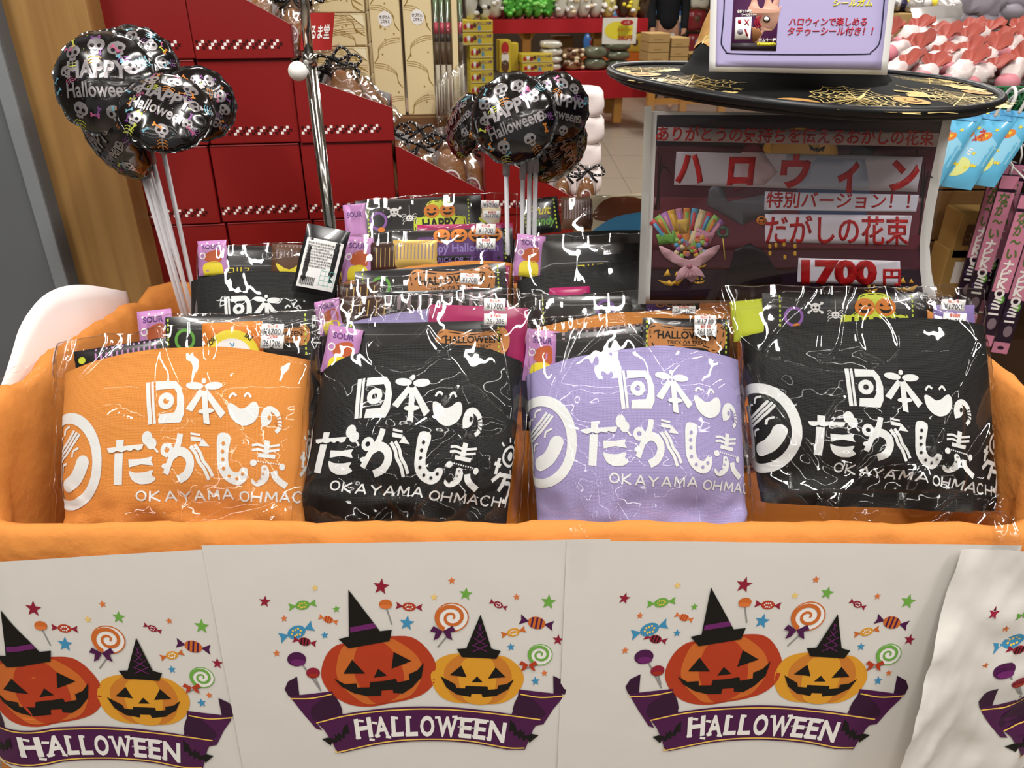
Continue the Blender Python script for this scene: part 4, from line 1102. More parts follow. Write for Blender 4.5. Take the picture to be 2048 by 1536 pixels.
def cookie_pack(p, up, size, label, facing=None, rib=True):
    """flat oval cookie with a red ring print, in a clear bag tied with a dotted black ribbon"""
    up = Vector(up).normalized(); N = (facing or Vector((0, -1, .25))).normalized(); N = (N - up * N.dot(up)).normalized(); R = up.cross(N)
    R = -R if R.x < 0 else R
    F = lambda x, y, z: Vector(p) + R * x + up * y + N * z
    t = thing('cookie_pack', label, 'cookie pack', Vector(p), 'tied cookie packs in the red trays')
    m = MB()
    a_, b_ = size * .30, size * .52
    def g(i, j):
        th = 2 * math.pi * i; ph = math.pi * (j - .5)
        return F(a_ * math.cos(ph) * math.cos(th) * (1 - .12 * math.sin(th)), b_ * math.cos(ph) * math.sin(th) + b_, .013 * math.sin(ph))
    m.grid(g, 20, 9, m_cookie, cu=True)
    a = Art()
    a.ell(0, b_ * .8, a_ * .6, b_ * .42, m_white, 1, hole=(a_ * .5, b_ * .35)); a.ell(0, b_ * .8, a_ * .5, b_ * .35, C_CRIM, 1, hole=(a_ * .4, b_ * .28)); a.text('の', 0, b_ * .62, b_ * .34, C_CRIM, 1, align='c', bold=.03)
    m.art(a, lambda x, y, h: F(x, y, .0125 * math.sqrt(max(0, 1 - (x / a_) ** 2 - ((y - b_) / b_) ** 2)) + .001 + h))
    m.build('cookie', t)
    m = MB()
    L = size * 1.5
    def fg(i, j):
        th = 2 * math.pi * i
        w_ = a_ * 1.15 * (1 if j < .62 else 1 - .88 * smooth(.62, .84, j) if j < .84 else .12 + .6 * smooth(.86, 1, j))
        d_ = .017 * (1 if j < .62 else 1 - .8 * smooth(.62, .84, j))
        return F(w_ * math.cos(th) + .002 * fbm(i * 12, j * 9, size * 90), j * L - .004, d_ * math.sin(th) + .003 * ridge(i * 9, j * 7, size * 70))
    m.grid(fg, 28, 16, m_clr, cu=True)
    m.build('clear_bag', t)
    if rib:
        m = MB(); m.T = None
        for k in (-1, 1):
            q = cr([(0, 0), (k * .022, .012), (k * .034, -.004), (k * .016, -.008), (0, 0)], 5)
            m.tube([F(x, L * .84 + y, .006) for x, y in q], .0028, m_ribk, 5)
            m.tube([F(0, L * .84, .006), F(k * .012, L * .84 - .014, .008), F(k * .022, L * .84 - .022, .006)], .0026, m_ribk, 5)
            for x, y in q[2:-3:2]: m.ball(F(x, L * .84 + y, .0085), .0012, .0012, .0012, m_white, 5, 4)
        m.ball(F(0, L * .84, .006), .005, .005, .005, m_ribk, 8, 6)
        m.build('ribbon', t)
    return t
def tray(s0, s1, z0, zl, zr_, label, dep=.20, d0=0.0, s_cut=0.0, flap=None, cookies=(), desc=''):
    """carton cut away on a slant: front and back walls are the sloped sides"""
    t = thing('cookie_tray', label, 'tray', bpt((s0 + s1) / 2, d0 + dep / 2, z0), 'cut-away red cookie trays')
    m = MB()
    th = .0012
    def wall(d, ma, mb):
        P = [(s0, z0), (s1, z0), (s1, zr_), (s0 + s_cut, zl), (s0, zl)]
        a = [bpt(s, d, z) for s, z in P]; b = [bpt(s, d + th, z) for s, z in P]; n = len(P)
        m.add(a, [tuple(range(n))], ma); m.add(b, [tuple(reversed(range(n)))], mb)
        m.add(a + b, [(i, n + i, n + (i + 1) % n, (i + 1) % n) for i in range(n)], m_white)
    wall(d0, m_redbox, m_redin); wall(d0 + dep - th, m_redin, m_redbox)
    def panel(sa, sb, za, zb):
        P = [bpt(sa, d0, za), bpt(sb, d0, za), bpt(sb, d0 + dep, za), bpt(sa, d0 + dep, za), bpt(sa, d0, zb), bpt(sb, d0, zb), bpt(sb, d0 + dep, zb), bpt(sa, d0 + dep, zb)]
        m.add(P, [(0, 3, 2, 1), (4, 5, 6, 7), (0, 1, 5, 4), (2, 3, 7, 6)], m_redbox)
        m.add(P, [(1, 2, 6, 5)], m_redin if sb - sa < .01 and sa <= s0 else m_redbox); m.add(P, [(0, 4, 7, 3)], m_redbox)
    panel(s0, s0 + th, z0, zl); panel(s1 - th, s1, z0, zr_); panel(s0, s1, z0, z0 + th)
    a = Art(); checker(a, s0 + .004, s1 - .003, z0 + .016)
    m.art(a, lambda x, y, h: bpt(x, d0 - h, y), eps=.0006)
    m.build('card_body', t)
    if flap:
        f = MB(); fa = Art(); fa.text('だるま堂', .5, .34, .30, m_white, 1, bold=.02, align='c', w=.8)
        fm = lambda u, v, h=0.0: bpt(s1 + .012 * v - h * .3 + .012, d0 - .002 - .0 * u, zr_ - .042 + v * flap) + BR_ * (.055 * u) - BD * (.010 * math.sin(u * 3) + h)
        f.grid(lambda u, v: fm(u, v), 10, 5, mat('#A02A28', .4))
        f.art(fa, lambda x, y, h: fm(x, y, h + .0006), eps=.0003)
        f.build('flap', t)
    k = 0
    for (u, d, tilt, sz) in cookies:
        s = s0 + (s1 - s0) * u
        ztop = zl + (zr_ - zl) * max(0, (u * (s1 - s0) - s_cut) / (s1 - s0 - s_cut))
        p = bpt(s, d0 + d, max(z0 + .004, ztop - sz * (.85 if sz < .085 else .55)))
        cookie_pack(p, BZ + BR_ * tilt + BD * .22, sz, 'cookie pack %s, %s' % (ORDN[k], desc))
        k += 1
    return t
ORDN = ('nearest the high end', 'second from the high end', 'third from the high end', 'fourth from the high end', 'fifth from the high end', 'sixth from the high end')
# upper tray (second column), middle tray, low trays
zt = bsz(630, 150)[1]; zt2 = bsz(795, 215)[1]
tray(xs[1] + .003, xs[2] + .006, lev[1], bsz(470, -30)[1], bsz(620, 48)[1], 'upper cut-away red tray with lettered flap, beside the chrome pole', s_cut=.06, flap=.06,
     cookies=((.55, .03, .55, .075), (.80, .06, .8, .085), (.97, .03, .1, .075), (1.12, .07, -.05, .09)), desc='upper red tray')
tray(xs[2] - .001, xs[3], lev[2], zt, zt2, 'middle cut-away red tray behind the chrome pole', s_cut=.01,
     cookies=((.10, .05, -.2, .055), (.30, .09, .5, .06), (.44, .05, -.3, .07), (.62, .03, -.35, .095), (.80, .09, -.5, .09), (.95, .12, -.9, .10)), desc='middle red tray')
tray(xs[3], xs[4], lev[3], bsz(790, 293)[1], bsz(955, 384)[1], 'lower cut-away red tray full of cookies beside the black balloons', s_cut=.006,
     cookies=((.12, .06, -.3, .06), (.22, .12, .2, .07), (.42, .05, -.25, .075), (.68, .03, -.15, .10), (.90, .04, -.05, .095)), desc='lower red tray')
tray(xs[4] + .002, xs[5] + .006, lev[3] - .006, bsz(972, 300)[1], bsz(1160, 400)[1], 'lowest cut-away red tray behind the balloon sticks beside the aisle', s_cut=.004,
     cookies=((.25, .06, -.1, .06), (.62, .06, .1, .06), (.86, .05, .15, .055), (1.10, .02, .1, .06)), desc='lowest red tray')

# ================================================================ wooden post and grey cabinet by the bin's end
m_wood = bpy.data.materials.new('varnished_pine'); m_wood.use_nodes = True
nt = m_wood.node_tree; pb = nt.nodes['Principled BSDF']; pb.inputs['Roughness'].default_value = .42
tc = nt.nodes.new('ShaderNodeTexCoord'); mp = nt.nodes.new('ShaderNodeMapping'); mp.inputs['Scale'].default_value = (14, 14, .9)
nz = nt.nodes.new('ShaderNodeTexNoise'); nz.inputs['Scale'].default_value = 2.2; nz.inputs['Detail'].default_value = 7; nz.inputs['Distortion'].default_value = .8
rp = nt.nodes.new('ShaderNodeValToRGB'); rp.color_ramp.elements[0].position = .3; rp.color_ramp.elements[0].color = lin('#8A6538'); rp.color_ramp.elements[1].position = .72; rp.color_ramp.elements[1].color = lin('#A27C48')
nt.links.new(tc.outputs['Object'], mp.inputs[0]); nt.links.new(mp.outputs[0], nz.inputs['Vector']); nt.links.new(nz.outputs[0], rp.inputs[0]); nt.links.new(rp.outputs[0], pb.inputs['Base Color'])
xa = PY(92, 440, 1.40).x; xb = PY(272, 440, 1.40).x
p = MB(); p.box((xa, 1.40, 0), (xb, 1.52, 2.6), m_wood, bev=.004); tag(p.build('wooden_post'), 'varnished wooden post between the grey cabinet and the red cartons', 'post')
g = MB(); m_gray = mat('#5F6265', .45, spec=.4, bump=('noise', 4, .08, .01), name='grey_paint')
xg = PY(76, 340, 1.37).x
g.box((xg - .9, 1.37, 0), (xg, 1.60, 2.6), m_gray, bev=.003); g.box((xg - .026, 1.362, 0), (xg, 1.369, 2.6), mat('#7C8083', .4), bev=.002)
tag(g.build('storage_cabinet'), 'grey painted cabinet side with paler edge beside the wooden post', 'cabinet')

# ================================================================ chrome stand pole with white knob
t = thing('stand_pole', 'chrome telescopic stand pole with white knob standing among the packages', 'pole', PY(684, 640, 1.115))
m_chr = mat('#C9C7C2', .12, metal=1.0, name='chrome'); m_knob = mat('#E6E4E0', .35)
p0 = PY(684, 640, 1.115); pj = PY(618, 112, 1.105); pt = PY(596, -120, 1.10)
d = (p0 - pj).normalized()
m = MB(); m.tube([p0 + d * ((p0.z - .742) / -d.z if d.z else 0), pj], .0085, m_chr, 16); m.build('lower_tube', t)
m = MB(); m.tube([pj, pt], .0062, m_chr, 14); m.build('upper_tube', t)
m = MB(); m.tube([pj + d * .012, pj - d * .004], .0100, m_chr, 16); m.build('collar', t)
k0 = PY(619, 143, 1.104); kd = Vector((-.55, -.8, .1)).normalized()
m = MB(); m.tube([k0 + kd * .004, k0 + kd * .016], .005, m_knob, 12); m.ball(k0 + kd * .020, .0128, .0125, .0125, m_knob, 16, 10); m.build('knob', t)
# small white-backed sweet leaning on the pole
m = MB()
B = BAGS['E']
c0 = PY(642, 522, 1.075); Ru = Vector((.93, .12, -.24)).normalized(); Uu = Vector((.24, .42, .86)).normalized(); Nu = Ru.cross(Uu).normalized()
Nu = Nu if Nu.y < 0 else -Nu
a = Art()
a.rect(-.026, -.042, .026, .030, mat('#D8D6D4', .45), 1)
for k in range(9): a.text('原材料名砂糖水飴香料着色料', -.023, .022 - k * .0042, .0026, m_dk, 2, w=.044 - .006 * (k % 3))
for k in range(16): a.rect(-.023 + k * .0013, -.038, -.0225 + k * .0013 + .0004 * (k % 2), -.026, m_dk, 2)
for k in range(4): a.stroke([(.004, -.014 - k * .007), (.024, -.014 - k * .007)], .0005, mat('#5FA79B', .5), 2)
for k in range(4): a.stroke([(.004 + k * .0066, -.014), (.004 + k * .0066, -.036)], .0005, mat('#5FA79B', .5), 2)
F = lambda x, y, z: c0 + Ru * x + Uu * y + Nu * z
pillow(m, F, .060, .100, .008, m_pk_k, a)
tag(m.build('candy_packet'), 'small candy packet with white ingredients label leaning on the chrome pole', 'candy packet')

# ================================================================ foil balloon picks
m_foil = mat('#0B090B', .16, spec=.8, coat=.6, name='black_foil'); m_fsil = mat('#A9A4A6', .25, metal=.75, name='silver_foil'); m_fdk = mat('#120C12', .3)
m_stick = mat('#DAD8DC', .4, name='white_plastic')
FC = [mat(c, .3, metal=.4) for c in ('#B9C04A', '#C77A34', '#7A4A86', '#6FA6B8', '#B45A7E')]
def bone(a, x, y, l, rot, m):
    c, s = math.cos(rot) * l / 2, math.sin(rot) * l / 2
    a.stroke([(x - c, y - s), (x + c, y + s)], l * .22, m, 1)
    for e in (-1, 1):
        for k in (-1, 1): a.ell(x + e * c - k * s * .3, y + e * s + k * c * .3, l * .15, l * .15, m, 1, n=8)
def skeleton(a, x, y, r, rot, m2):
    skull(a, x, y, r, m_fsil, m_fdk, 1, rot)
    c, s = math.cos(rot), math.sin(rot)
    T = lambda u, v: (x + (u * c - v * s) * r, y + (u * s + v * c) * r)
    a.stroke([T(0, -1.0), T(0, -2.3)], r * .16, m_fsil, 1)
    for k in range(3):
        a.stroke([T(-.75, -1.45 - k * .35), T(-.4, -1.25 - k * .35), T(.4, -1.25 - k * .35), T(.75, -1.45 - k * .35)], r * .10, m2, 1)
def balloon_art(R, seed):
    r_ = random.Random(seed); a = Art()
    a.text('HAPPY', 0, .02 * R, .34 * R, m_fsil, 2, bold=.035, align='c', w=1.24 * R, rot=.04); a.text('HAPPY', .03 * R, -.01 * R, .34 * R, m_fdk, 1, bold=.06, align='c', w=1.26 * R, rot=.04)
    a.text('Halloween', 0, -.36 * R, .30 * R, m_fsil, 2, bold=.02, align='c', w=1.3 * R, rot=.04)
    k = 0
    for (x, y, q, rot) in ((-.52, .50, .17, .3), (-.05, .66, .18, -.2), (.36, .62, .17, .4), (.66, .28, .15, 2.4), (-.66, .12, .12, .5), (-.40, -.62, .16, -.3), (.28, -.66, .15, .3), (.70, -.22, .12, 1.2)):
        skeleton(a, x * R, y * R, q * R, rot + r_.uniform(-.3, .3), FC[k % 5]); k += 1
    for _ in range(20):
        th = r_.uniform(0, 6.28); q = math.sqrt(r_.uniform(.12, .88)) * R
        x, y = q * math.cos(th), q * math.sin(th)
        if abs(x) < .64 * R and -.42 * R < y < .40 * R: continue
        bone(a, x, y, R * r_.uniform(.10, .17), r_.uniform(0, 3.14), FC[r_.randrange(5)])
    for _ in range(34):
        th = r_.uniform(0, 6.28); q = math.sqrt(r_.uniform(0, .9)) * R
        a.ell(q * math.cos(th), q * math.sin(th), R * .010, R * .010, r_.choice(FC + [m_fsil]), 1, n=6)
    return a
def balloon(label, c, R, face, roll, seed, neck_to, foot, group, T=.42):
    """c centre, face normal, roll angle; stick from neck_to down to foot"""
    N = Vector(face).normalized(); X = Vector((0, 0, 1)).cross(N); X.normalize(); Yv = N.cross(X)
    X, Yv = X * math.cos(roll) + Yv * math.sin(roll), Yv * math.cos(roll) - X * math.sin(roll)
    t = thing('balloon_pick', label, 'balloon', Vector(foot), group)
    def rad(th): return R * (1 + .018 * math.sin(th * 13 + seed) + .02 * fbm(math.cos(th) * 2, math.sin(th) * 2, seed))
    def hgt(x, y):
        q = math.hypot(x, y) / R; th = math.atan2(y, x)
        z = T * R * max(0, 1 - q ** 2.3) ** .62
        pk = smooth(.45, 1, q)
        return z * (1 - .16 * pk * (.5 + .5 * math.sin(th * 13 + seed))) + R * .02 * fbm(x / R * 3, y / R * 3, seed) * (1 - q * .6) + R * .03 * pk * ridge(th * 2.2, q * 2, seed)
    m = MB()
    for sd in (1, -1):
        def g(i, j):
            th = 2 * math.pi * i; q = math.sin(j * math.pi / 2) * .985
            r_ = rad(th) * q
            x, y = r_ * math.cos(th), r_ * math.sin(th)
            z = hgt(x * .985, y * .985) * sd if q < .984 else 0
            return c + X * x + Yv * y + N * z
        m.grid(g, 64, 14, m_foil, cu=True, flip=sd < 0)
    # flat seam
    m.grid(lambda i, j: c + X * rad(6.2832 * i) * (.97 + .07 * j) * math.cos(6.2832 * i) + Yv * rad(6.2832 * i) * (.97 + .07 * j) * math.sin(6.2832 * i) + N * .001 * math.sin(i * 160), 80, 2, m_foil, cu=True)
    m.art(balloon_art(R * .95, seed), lambda x, y, h: c + X * x + Yv * y + N * (hgt(x * .985, y * .985) + .0004 + h), cut=R / 7, eps=.0003)
    m.build('foil_balloon', t)
    nk = Vector(neck_to)
    q = MB(); e = c + (nk - c).normalized() * R * .9
    q.tube([e, e + (nk - e) * .6, nk], lambda f: .012 - .007 * f, m_foil, 10); q.build('neck', t)
    q = MB(); d_ = (Vector(foot) - nk).normalized(); q.tube([nk - d_ * .012, nk + d_ * .02], .0055, mat('#BDBBC2', .3), 10); q.build('cup', t)
    q = MB(); q.tube([nk, foot], .0036, m_stick, 10); q.build('stick', t)
    return t
GL = 'black foil balloon picks by the wooden post'; GR = 'black foil balloon picks in front of the cookie trays'
pf = PY(388, 612, 1.235)
fl_ = lambda dx: Vector((pf.x + dx, 1.235, .76))
balloon('black foil balloon with readable HAPPY lettering, overlapping the wooden post', PY(214, 168, 1.19), .073, (.05, -.9, .35), -.05, 1, PY(276, 318, 1.215), fl_(-.012), GL)
balloon('black foil balloon tilted sideways between two others, resting on the sticks', PY(332, 226, 1.14), .062, (.25, -.75, .75), -.55, 2, PY(300, 300, 1.20), fl_(.0), GL)
balloon('lowest dark foil balloon tucked under the lettered one by the post', PY(232, 282, 1.20), .064, (-.5, -.75, -.35), .5, 3, PY(290, 330, 1.215), fl_(-.006), GL)
balloon('foil balloon with its lettering turned on end, against the red cartons', PY(398, 208, 1.22), .052, (.35, -.9, .15), -1.35, 4, PY(322, 282, 1.22), fl_(.006), GL)
balloon('foil balloon peeping out behind the lettered one, skulls along its top', PY(272, 138, 1.28), .062, (.3, -.9, .3), .4, 5, PY(286, 300, 1.25), fl_(.010), GL)
pr = PY(1050, 452, 1.15)
fr_ = lambda dx: Vector((pr.x + dx, 1.155, .76))
balloon('front foil balloon with HAPPY Halloween lettering sloping upward', PY(1027, 238, 1.13), .060, (-.15, -.92, .3), .36, 6, PY(1012, 322, 1.14), fr_(-.022), GR)
balloon('foil balloon with its lettering half hidden behind the front one, nearer the aisle', PY(1112, 216, 1.19), .050, (.25, -.92, .25), -.28, 7, PY(1060, 318, 1.165), fr_(.004), GR)
balloon('foil balloon seen edge-on beside the lower cookie tray', PY(930, 252, 1.20), .046, (-.85, -.5, .3), .9, 8, PY(1046, 330, 1.16), fr_(-.006), GR)
balloon('lowest foil balloon hanging down toward the aisle floor', PY(1112, 300, 1.22), .055, (.5, -.8, -.35), -1.0, 9, PY(1072, 318, 1.18), fr_(.012), GR)
# ================================================================ witch hat on its pole
HC = PY(1588, 163, 1.06)
HR = .236
roll = math.radians(2.0)
hX = Vector((math.cos(roll), 0, -math.sin(roll))); hY = Vector((0, 1, 0)); hZ = Vector((math.sin(roll), 0, math.cos(roll)))
m_hat = mat('#060606', .7, spec=.12, name='black_satin'); m_pipe = mat('#101012', .38); m_gold2 = mat('#DCC27C', .35, metal=.35, name='gold_print'); m_gold3 = mat('#C29350', .4, metal=.3)
def brim_z(r, th):
    q = max(0, (r - .12) / (HR - .12))
    return .010 * (1 - q) ** 2 + .003 * q * math.sin(2 * th + 1.2)
def hpt(x, y, h=0.0):
    r = math.hypot(x, y); th = math.atan2(y, x)
    return HC + hX * x + hY * y + hZ * (brim_z(r, th) + h)
t = thing('witch_hat', 'black wide-brimmed witch hat with gold web print above the sale poster', 'hat', HC)
m = MB()
m.grid(lambda i, j: hpt((.115 + (HR - .115) * j) * math.cos(6.28319 * i), (.115 + (HR - .115) * j) * math.sin(6.28319 * i)), 72, 10, m_hat, cu=True)
m.grid(lambda i, j: hpt((.115 + (HR - .115) * j) * math.cos(6.28319 * i), (.115 + (HR - .115) * j) * math.sin(6.28319 * i), -.004), 72, 10, m_hat, cu=True, flip=True)
a = Art(); r_ = random.Random(11)
def web(cx, cy, R, rot, n=12):
    sp = [(rot + 6.2832 * k / n + .08 * r_.uniform(-1, 1), R * r_.uniform(.8, 1.1)) for k in range(n)]
    for th, l in sp: a.stroke([(cx, cy), (cx + l * math.cos(th), cy + l * math.sin(th))], R * .018, m_gold2, 1)
    for q in (.25, .42, .58, .74, .9):
        for k in range(n):
            th, l = sp[k]; th2, l2 = sp[(k + 1) % n]
            if k == n - 1: th2 += 6.2832
            mth = (th + th2) / 2
            a.stroke([(cx + q * R * .9 * math.cos(th), cy + q * R * .9 * math.sin(th)), (cx + q * R * .78 * math.cos(mth), cy + q * R * .78 * math.sin(mth)), (cx + q * R * .9 * math.cos(th2), cy + q * R * .9 * math.sin(th2))], R * .020, m_gold2, 1)
    for k in range(2):
        th = rot + 2.1 * k; a.stroke(cr([(cx - R * .5 * math.cos(th), cy - R * .5 * math.sin(th)), (cx + R * .06, cy + R * .05), (cx + R * .5 * math.cos(th + .5), cy + R * .5 * math.sin(th + .5))], 5), R * .04, m_gold2, 2)
def scratch(cx, cy, w_, rot):
    c, s = math.cos(rot), math.sin(rot)
    for k in range(4):
        x0 = r_.uniform(-.5, -.2) * w_; x1 = r_.uniform(.2, .5) * w_; y = (k - 1.5) * w_ * .13
        a.stroke([(cx + x0 * c - y * s, cy + x0 * s + y * c), (cx + x1 * c - y * s, cy + x1 * s + y * c)], w_ * .12, m_gold2, 1)
for (x, y, R) in ((.01, -.178, .062), (-.155, -.095, .066), (.150, -.130, .066), (.185, .02, .06), (-.19, .055, .055), (.02, .19, .055), (.12, .15, .05)): web(x, y, R, r_.uniform(0, 1))
def smile(cx, cy, R):
    a.ell(cx, cy, R, R * .86, m_gold3, 1, n=20)
    for e in (-1, 1): a.ell(cx + e * R * .3, cy + R * .2, R * .09, R * .12, m_hat, 2, n=8)
    a.stroke(cr([(cx - R * .5, cy - R * .15), (cx, cy - R * .42), (cx + R * .5, cy - R * .15)], 5), R * .1, m_hat, 2)
smile(-.063, -.205, .026); smile(.075, -.168, .020); smile(-.2, -.02, .024); smile(.2, -.07, .018); smile(.06, .16, .02)
for (x, y, s) in ((-.035, -.232, .010), (.055, -.205, .010), (.13, -.185, .010), (-.17, -.16, .010), (.2, -.11, .010), (-.11, -.14, .008), (.21, .07, .01)): a.star(x, y, s, m_gold2, 1, rot=.3)
for (x, y, w_, q) in ((-.105, -.200, .046, .2), (-.13, -.17, .04, .9), (-.205, -.085, .07, 1.2), (.10, -.13, .05, .2), (.205, -.03, .07, 1.7), (.17, -.17, .05, .9), (-.225, .02, .06, 1.5), (.225, .045, .05, 1.6), (-.16, .02, .05, .5), (.04, -.240, .03, .0)): scratch(x, y, w_, q)
a.ell(.02, -.235, .011, .008, m_gold2, 1, hole=(.008, .005), n=12); a.ell(.045, -.233, .010, .007, m_gold2, 1, hole=(.007, .005), n=12); a.poly(cr([(.06, -.238), (.075, -.222), (.095, -.232), (.078, -.230)], 4, True), m_gold2, 1)
m.art(a, lambda x, y, h: hpt(x, y, h + .0006), cut=.03, eps=.0003)
m.build('brim', t)
m = MB(); m.tube([hpt(HR * math.cos(6.28319 * k / 96), HR * math.sin(6.28319 * k / 96), 0) for k in range(96)], .0056, m_pipe, 10, closed=True)
m.tube([hpt((HR - .010) * math.cos(6.28319 * k / 96), (HR - .010) * math.sin(6.28319 * k / 96), -.007) for k in range(96)], .004, m_pipe, 8, closed=True); m.build('piping', t)
CP = [(.134, .006), (.122, .018), (.110, .045), (.098, .09), (.082, .16), (.058, .24), (.034, .31), (.010, .365), (.0, .37)]
def crown(i, j):
    k = j * (len(CP) - 1); q = min(int(k), len(CP) - 2); f = k - q
    r = CP[q][0] + (CP[q + 1][0] - CP[q][0]) * f; z = CP[q][1] + (CP[q + 1][1] - CP[q][1]) * f
    th = 6.28319 * i
    r *= 1 + .05 * fbm(math.cos(th) * 2, math.sin(th) * 2, z * 14)
    return HC + hX * (r * math.cos(th) - .014 + .25 * max(0, z - .15) ** 1.5) + hY * (r * math.sin(th)) + hZ * z
m = MB(); m.grid(crown, 48, 33, m_hat, cu=True)
a = Art()
a.poly(cr([(-.5, .20), (-.44, .24), (-.36, .22), (-.33, .30), (-.35, .40), (-.43, .42), (-.50, .34)], 4, True), m_gold3, 1)
for k in range(9): a.star(-.6 + k * .13, .2 + .3 * ((k * 37) % 10) / 10, .022, m_gold2, 1); scratch(-.55 + k * .14, .14 + .4 * ((k * 53) % 10) / 10, .07, .8 * k)
m.art(a, lambda x, y, h: crown((x * .55 + .75) % 1.0, min(.98, max(.03, y))) + (hX * math.cos(6.28319 * (x * .55 + .75)) + hY * math.sin(6.28319 * (x * .55 + .75))) * (h + .0012), cut=.02, eps=.0003)
m.build('crown', t)
q = MB(); q.tube([(HC.x, HC.y + .012, .742), (HC.x, HC.y + .012, HC.z + .30)], .008, m_chr, 12); q.tube([(HC.x, HC.y + .012, .742), (HC.x, HC.y + .012, .752)], .07, m_chr, 20)
tag(q.build('stand_pole'), 'chrome pole hidden behind the sale poster, carrying the witch hat', 'pole')

# ================================================================ lilac sign in front of the hat's crown
SN = Vector((0, -1, .16)).normalized(); S0 = PY(1595, 147, .905)
spx = lambda x, y, h=0.0: PP(x, y, S0, SN) + SN * h
a = Art(flip=True)
m_lsign = mat('#A79FC6', .35, name='lilac_print'); m_lt = mat('#B9B2D2', .35)
a.poly([(1418, 143), (1774, 150), (1806, -150), (1424, -155)], mat('#DEDDDA', .4, name='white_card'), 0)
a.poly([(1431, 133), (1762, 140), (1792, -138), (1437, -142)], m_lsign, 1)
zz = lambda X, Y: (1380 + X / 4.876, Y / 4.876)
q = [zz(350, -600), zz(330, 100), zz(305, 390), zz(315, 450), zz(350, 500), zz(410, 523), zz(1000, 532), zz(1690, 528), zz(1760, 510), zz(1820, 460), zz(1855, 380), zz(1885, 100), zz(1945, -600)]
a.stroke(cr(q, 3), 2.6, mat('#1D1A3A', .5), 2)
m_pk = mat('#4A2148', .4); m_skin = mat('#C99A86', .5); m_lred = mat('#A3182C', .5); m_lyel = mat('#E6D936', .5)
a.poly([zz(*p) for p in ((450, -500), (900, -500), (838, 496), (396, 488))], m_pk, 2)
a.poly([zz(*p) for p in ((398, 420), (846, 420), (838, 496), (396, 488))], mat('#1C1018', .5), 3)
a.poly([zz(*p) for p in cr([(540, -100), (600, 0), (560, 110), (640, 160), (690, 300), (640, 320), (600, 260), (620, 400), (660, 420), (720, 310), (800, 300), (850, 220), (870, 130), (890, 60), (860, 70), (880, -60), (840, -80), (800, 40), (780, -60), (740, -60), (720, 60), (680, 80), (650, 0), (640, -120)], 3, True)], m_skin, 3)
a.poly([zz(*p) for p in ((600, 270), (660, 260), (700, 330), (650, 400), (610, 410))], mat('#8A5C3A', .5), 4)
a.poly([zz(*p) for p in ((445, 170), (600, 165), (585, 385), (432, 385))], C_WH, 4)
a.ell(*zz(480, 212), 3.6, 4.6, m_lred, 5); a.ell(*zz(487, 312), 6, 5.6, mat('#77707A', .4), 5); a.stroke([zz(530, 190), zz(572, 250)], 2, m_lred, 5); a.stroke([zz(572, 190), zz(530, 245)], 2, m_lred, 5); a.stroke([zz(535, 285), zz(558, 355)], 3.4, m_lred, 5)
a.ell(*zz(745, 190), 7, 6.4, mat('#2A2226', .4), 5); a.ell(*zz(742, 186), 4.8, 4.2, C_WH, 6)
for k in range(3): a.stroke([zz(*p) for p in cr([(690 - k * 22, 150 + k * 10), (668 - k * 20, 210 + k * 10), (690 - k * 18, 260 + k * 8)], 4)], 2, m_lred, 5)
a.rrect(*zz(650, 418), *zz(832, 446), 2.6, m_lyel, 4); a.text('タトゥーシール付', *zz(662, 440), 3.4, m_dk, 5, w=33); a.text('ガム十一種', *zz(668, 408), 6, C_WH, 5, w=34, bold=.02)
a.text('全部で十種類', *zz(455, 125), 5, C_WH, 5, w=30, bold=.02); a.text('シールタトゥー', *zz(500, 158), 5, C_WH, 5, w=30, bold=.02)
a.text('シールガム', *zz(1396, 58), 11, m_lyel, 3, w=78, bold=.025, shear=.2)
a.text('ハロウィンで楽しめる', *zz(960, 246), 13.2, m_lred, 3, w=156, bold=.015, shear=.22); a.text('タテゥーシール付き！！', *zz(950, 338), 13.4, m_lred, 3, w=172, bold=.015, shear=.22)
m = MB(); m.art(a, lambda x, y, h: spx(x, y, h), cut=60, eps=.00025)
tag(m.build('lilac_sign', solid=.0006, off=-1.0), 'lilac sign with white border leaning against the hat crown', 'sign')

# ================================================================ sale poster in a clear sleeve
def ppx(x, y, h=0.0):
    p = PY(x, y, .962)
    u = (x - 1280) / 620; v = (y - 205) / 400
    d = .030 * smooth(.55, 1, u) * math.sin(v * 3.1) + .012 * math.sin(v * 5 + u * 2) * u + .006 * math.sin(u * 3)
    r = ray(x, y).normalized()
    return p + r * d - r * h
t = thing('sale_poster', 'dark halloween sale poster in a clear sleeve reading 1700 yen, under the hat', 'poster', PY(1590, 600, .962))
a = Art(flip=True)
m_pw = mat('#DAD8D4', .45, name='poster_paper'); m_pdk = mat('#2A1A27', .4); m_pmar = mat('#4E2632', .4); m_pmar2 = mat('#66303A', .4); m_prd = mat('#B3191F', .45)
def edge_x(y, pts):
    for (x0, y0), (x1, y1) in zip(pts, pts[1:]):
        if y <= y1: return x0 + (x1 - x0) * (y - y0) / (y1 - y0)
    return pts[-1][0]
RE = [(1886, 240), (1868, 320), (1848, 420), (1837, 495), (1840, 540), (1848, 600)]
LE = lambda y: 1314 - (y - 230) * .038
a.poly([(1304, 222), (1905, 231), (1889, 320), (1869, 420), (1859, 492), (1863, 545), (1874, 600), (1284, 608)], m_pw, 0)
def band(y0, y1, m, layer=1, dy=0):
    n = 6; L = [(LE(y0 + (y1 - y0) * k / n), y0 + (y1 - y0) * k / n) for k in range(n + 1)]
    Rr = [(edge_x(y0 + (y1 - y0) * k / n, RE), y0 + (y1 - y0) * k / n + dy) for k in range(n + 1)]
    a.poly(L + Rr[::-1], m, layer)
band(230, 601, m_pdk, 1, 0)
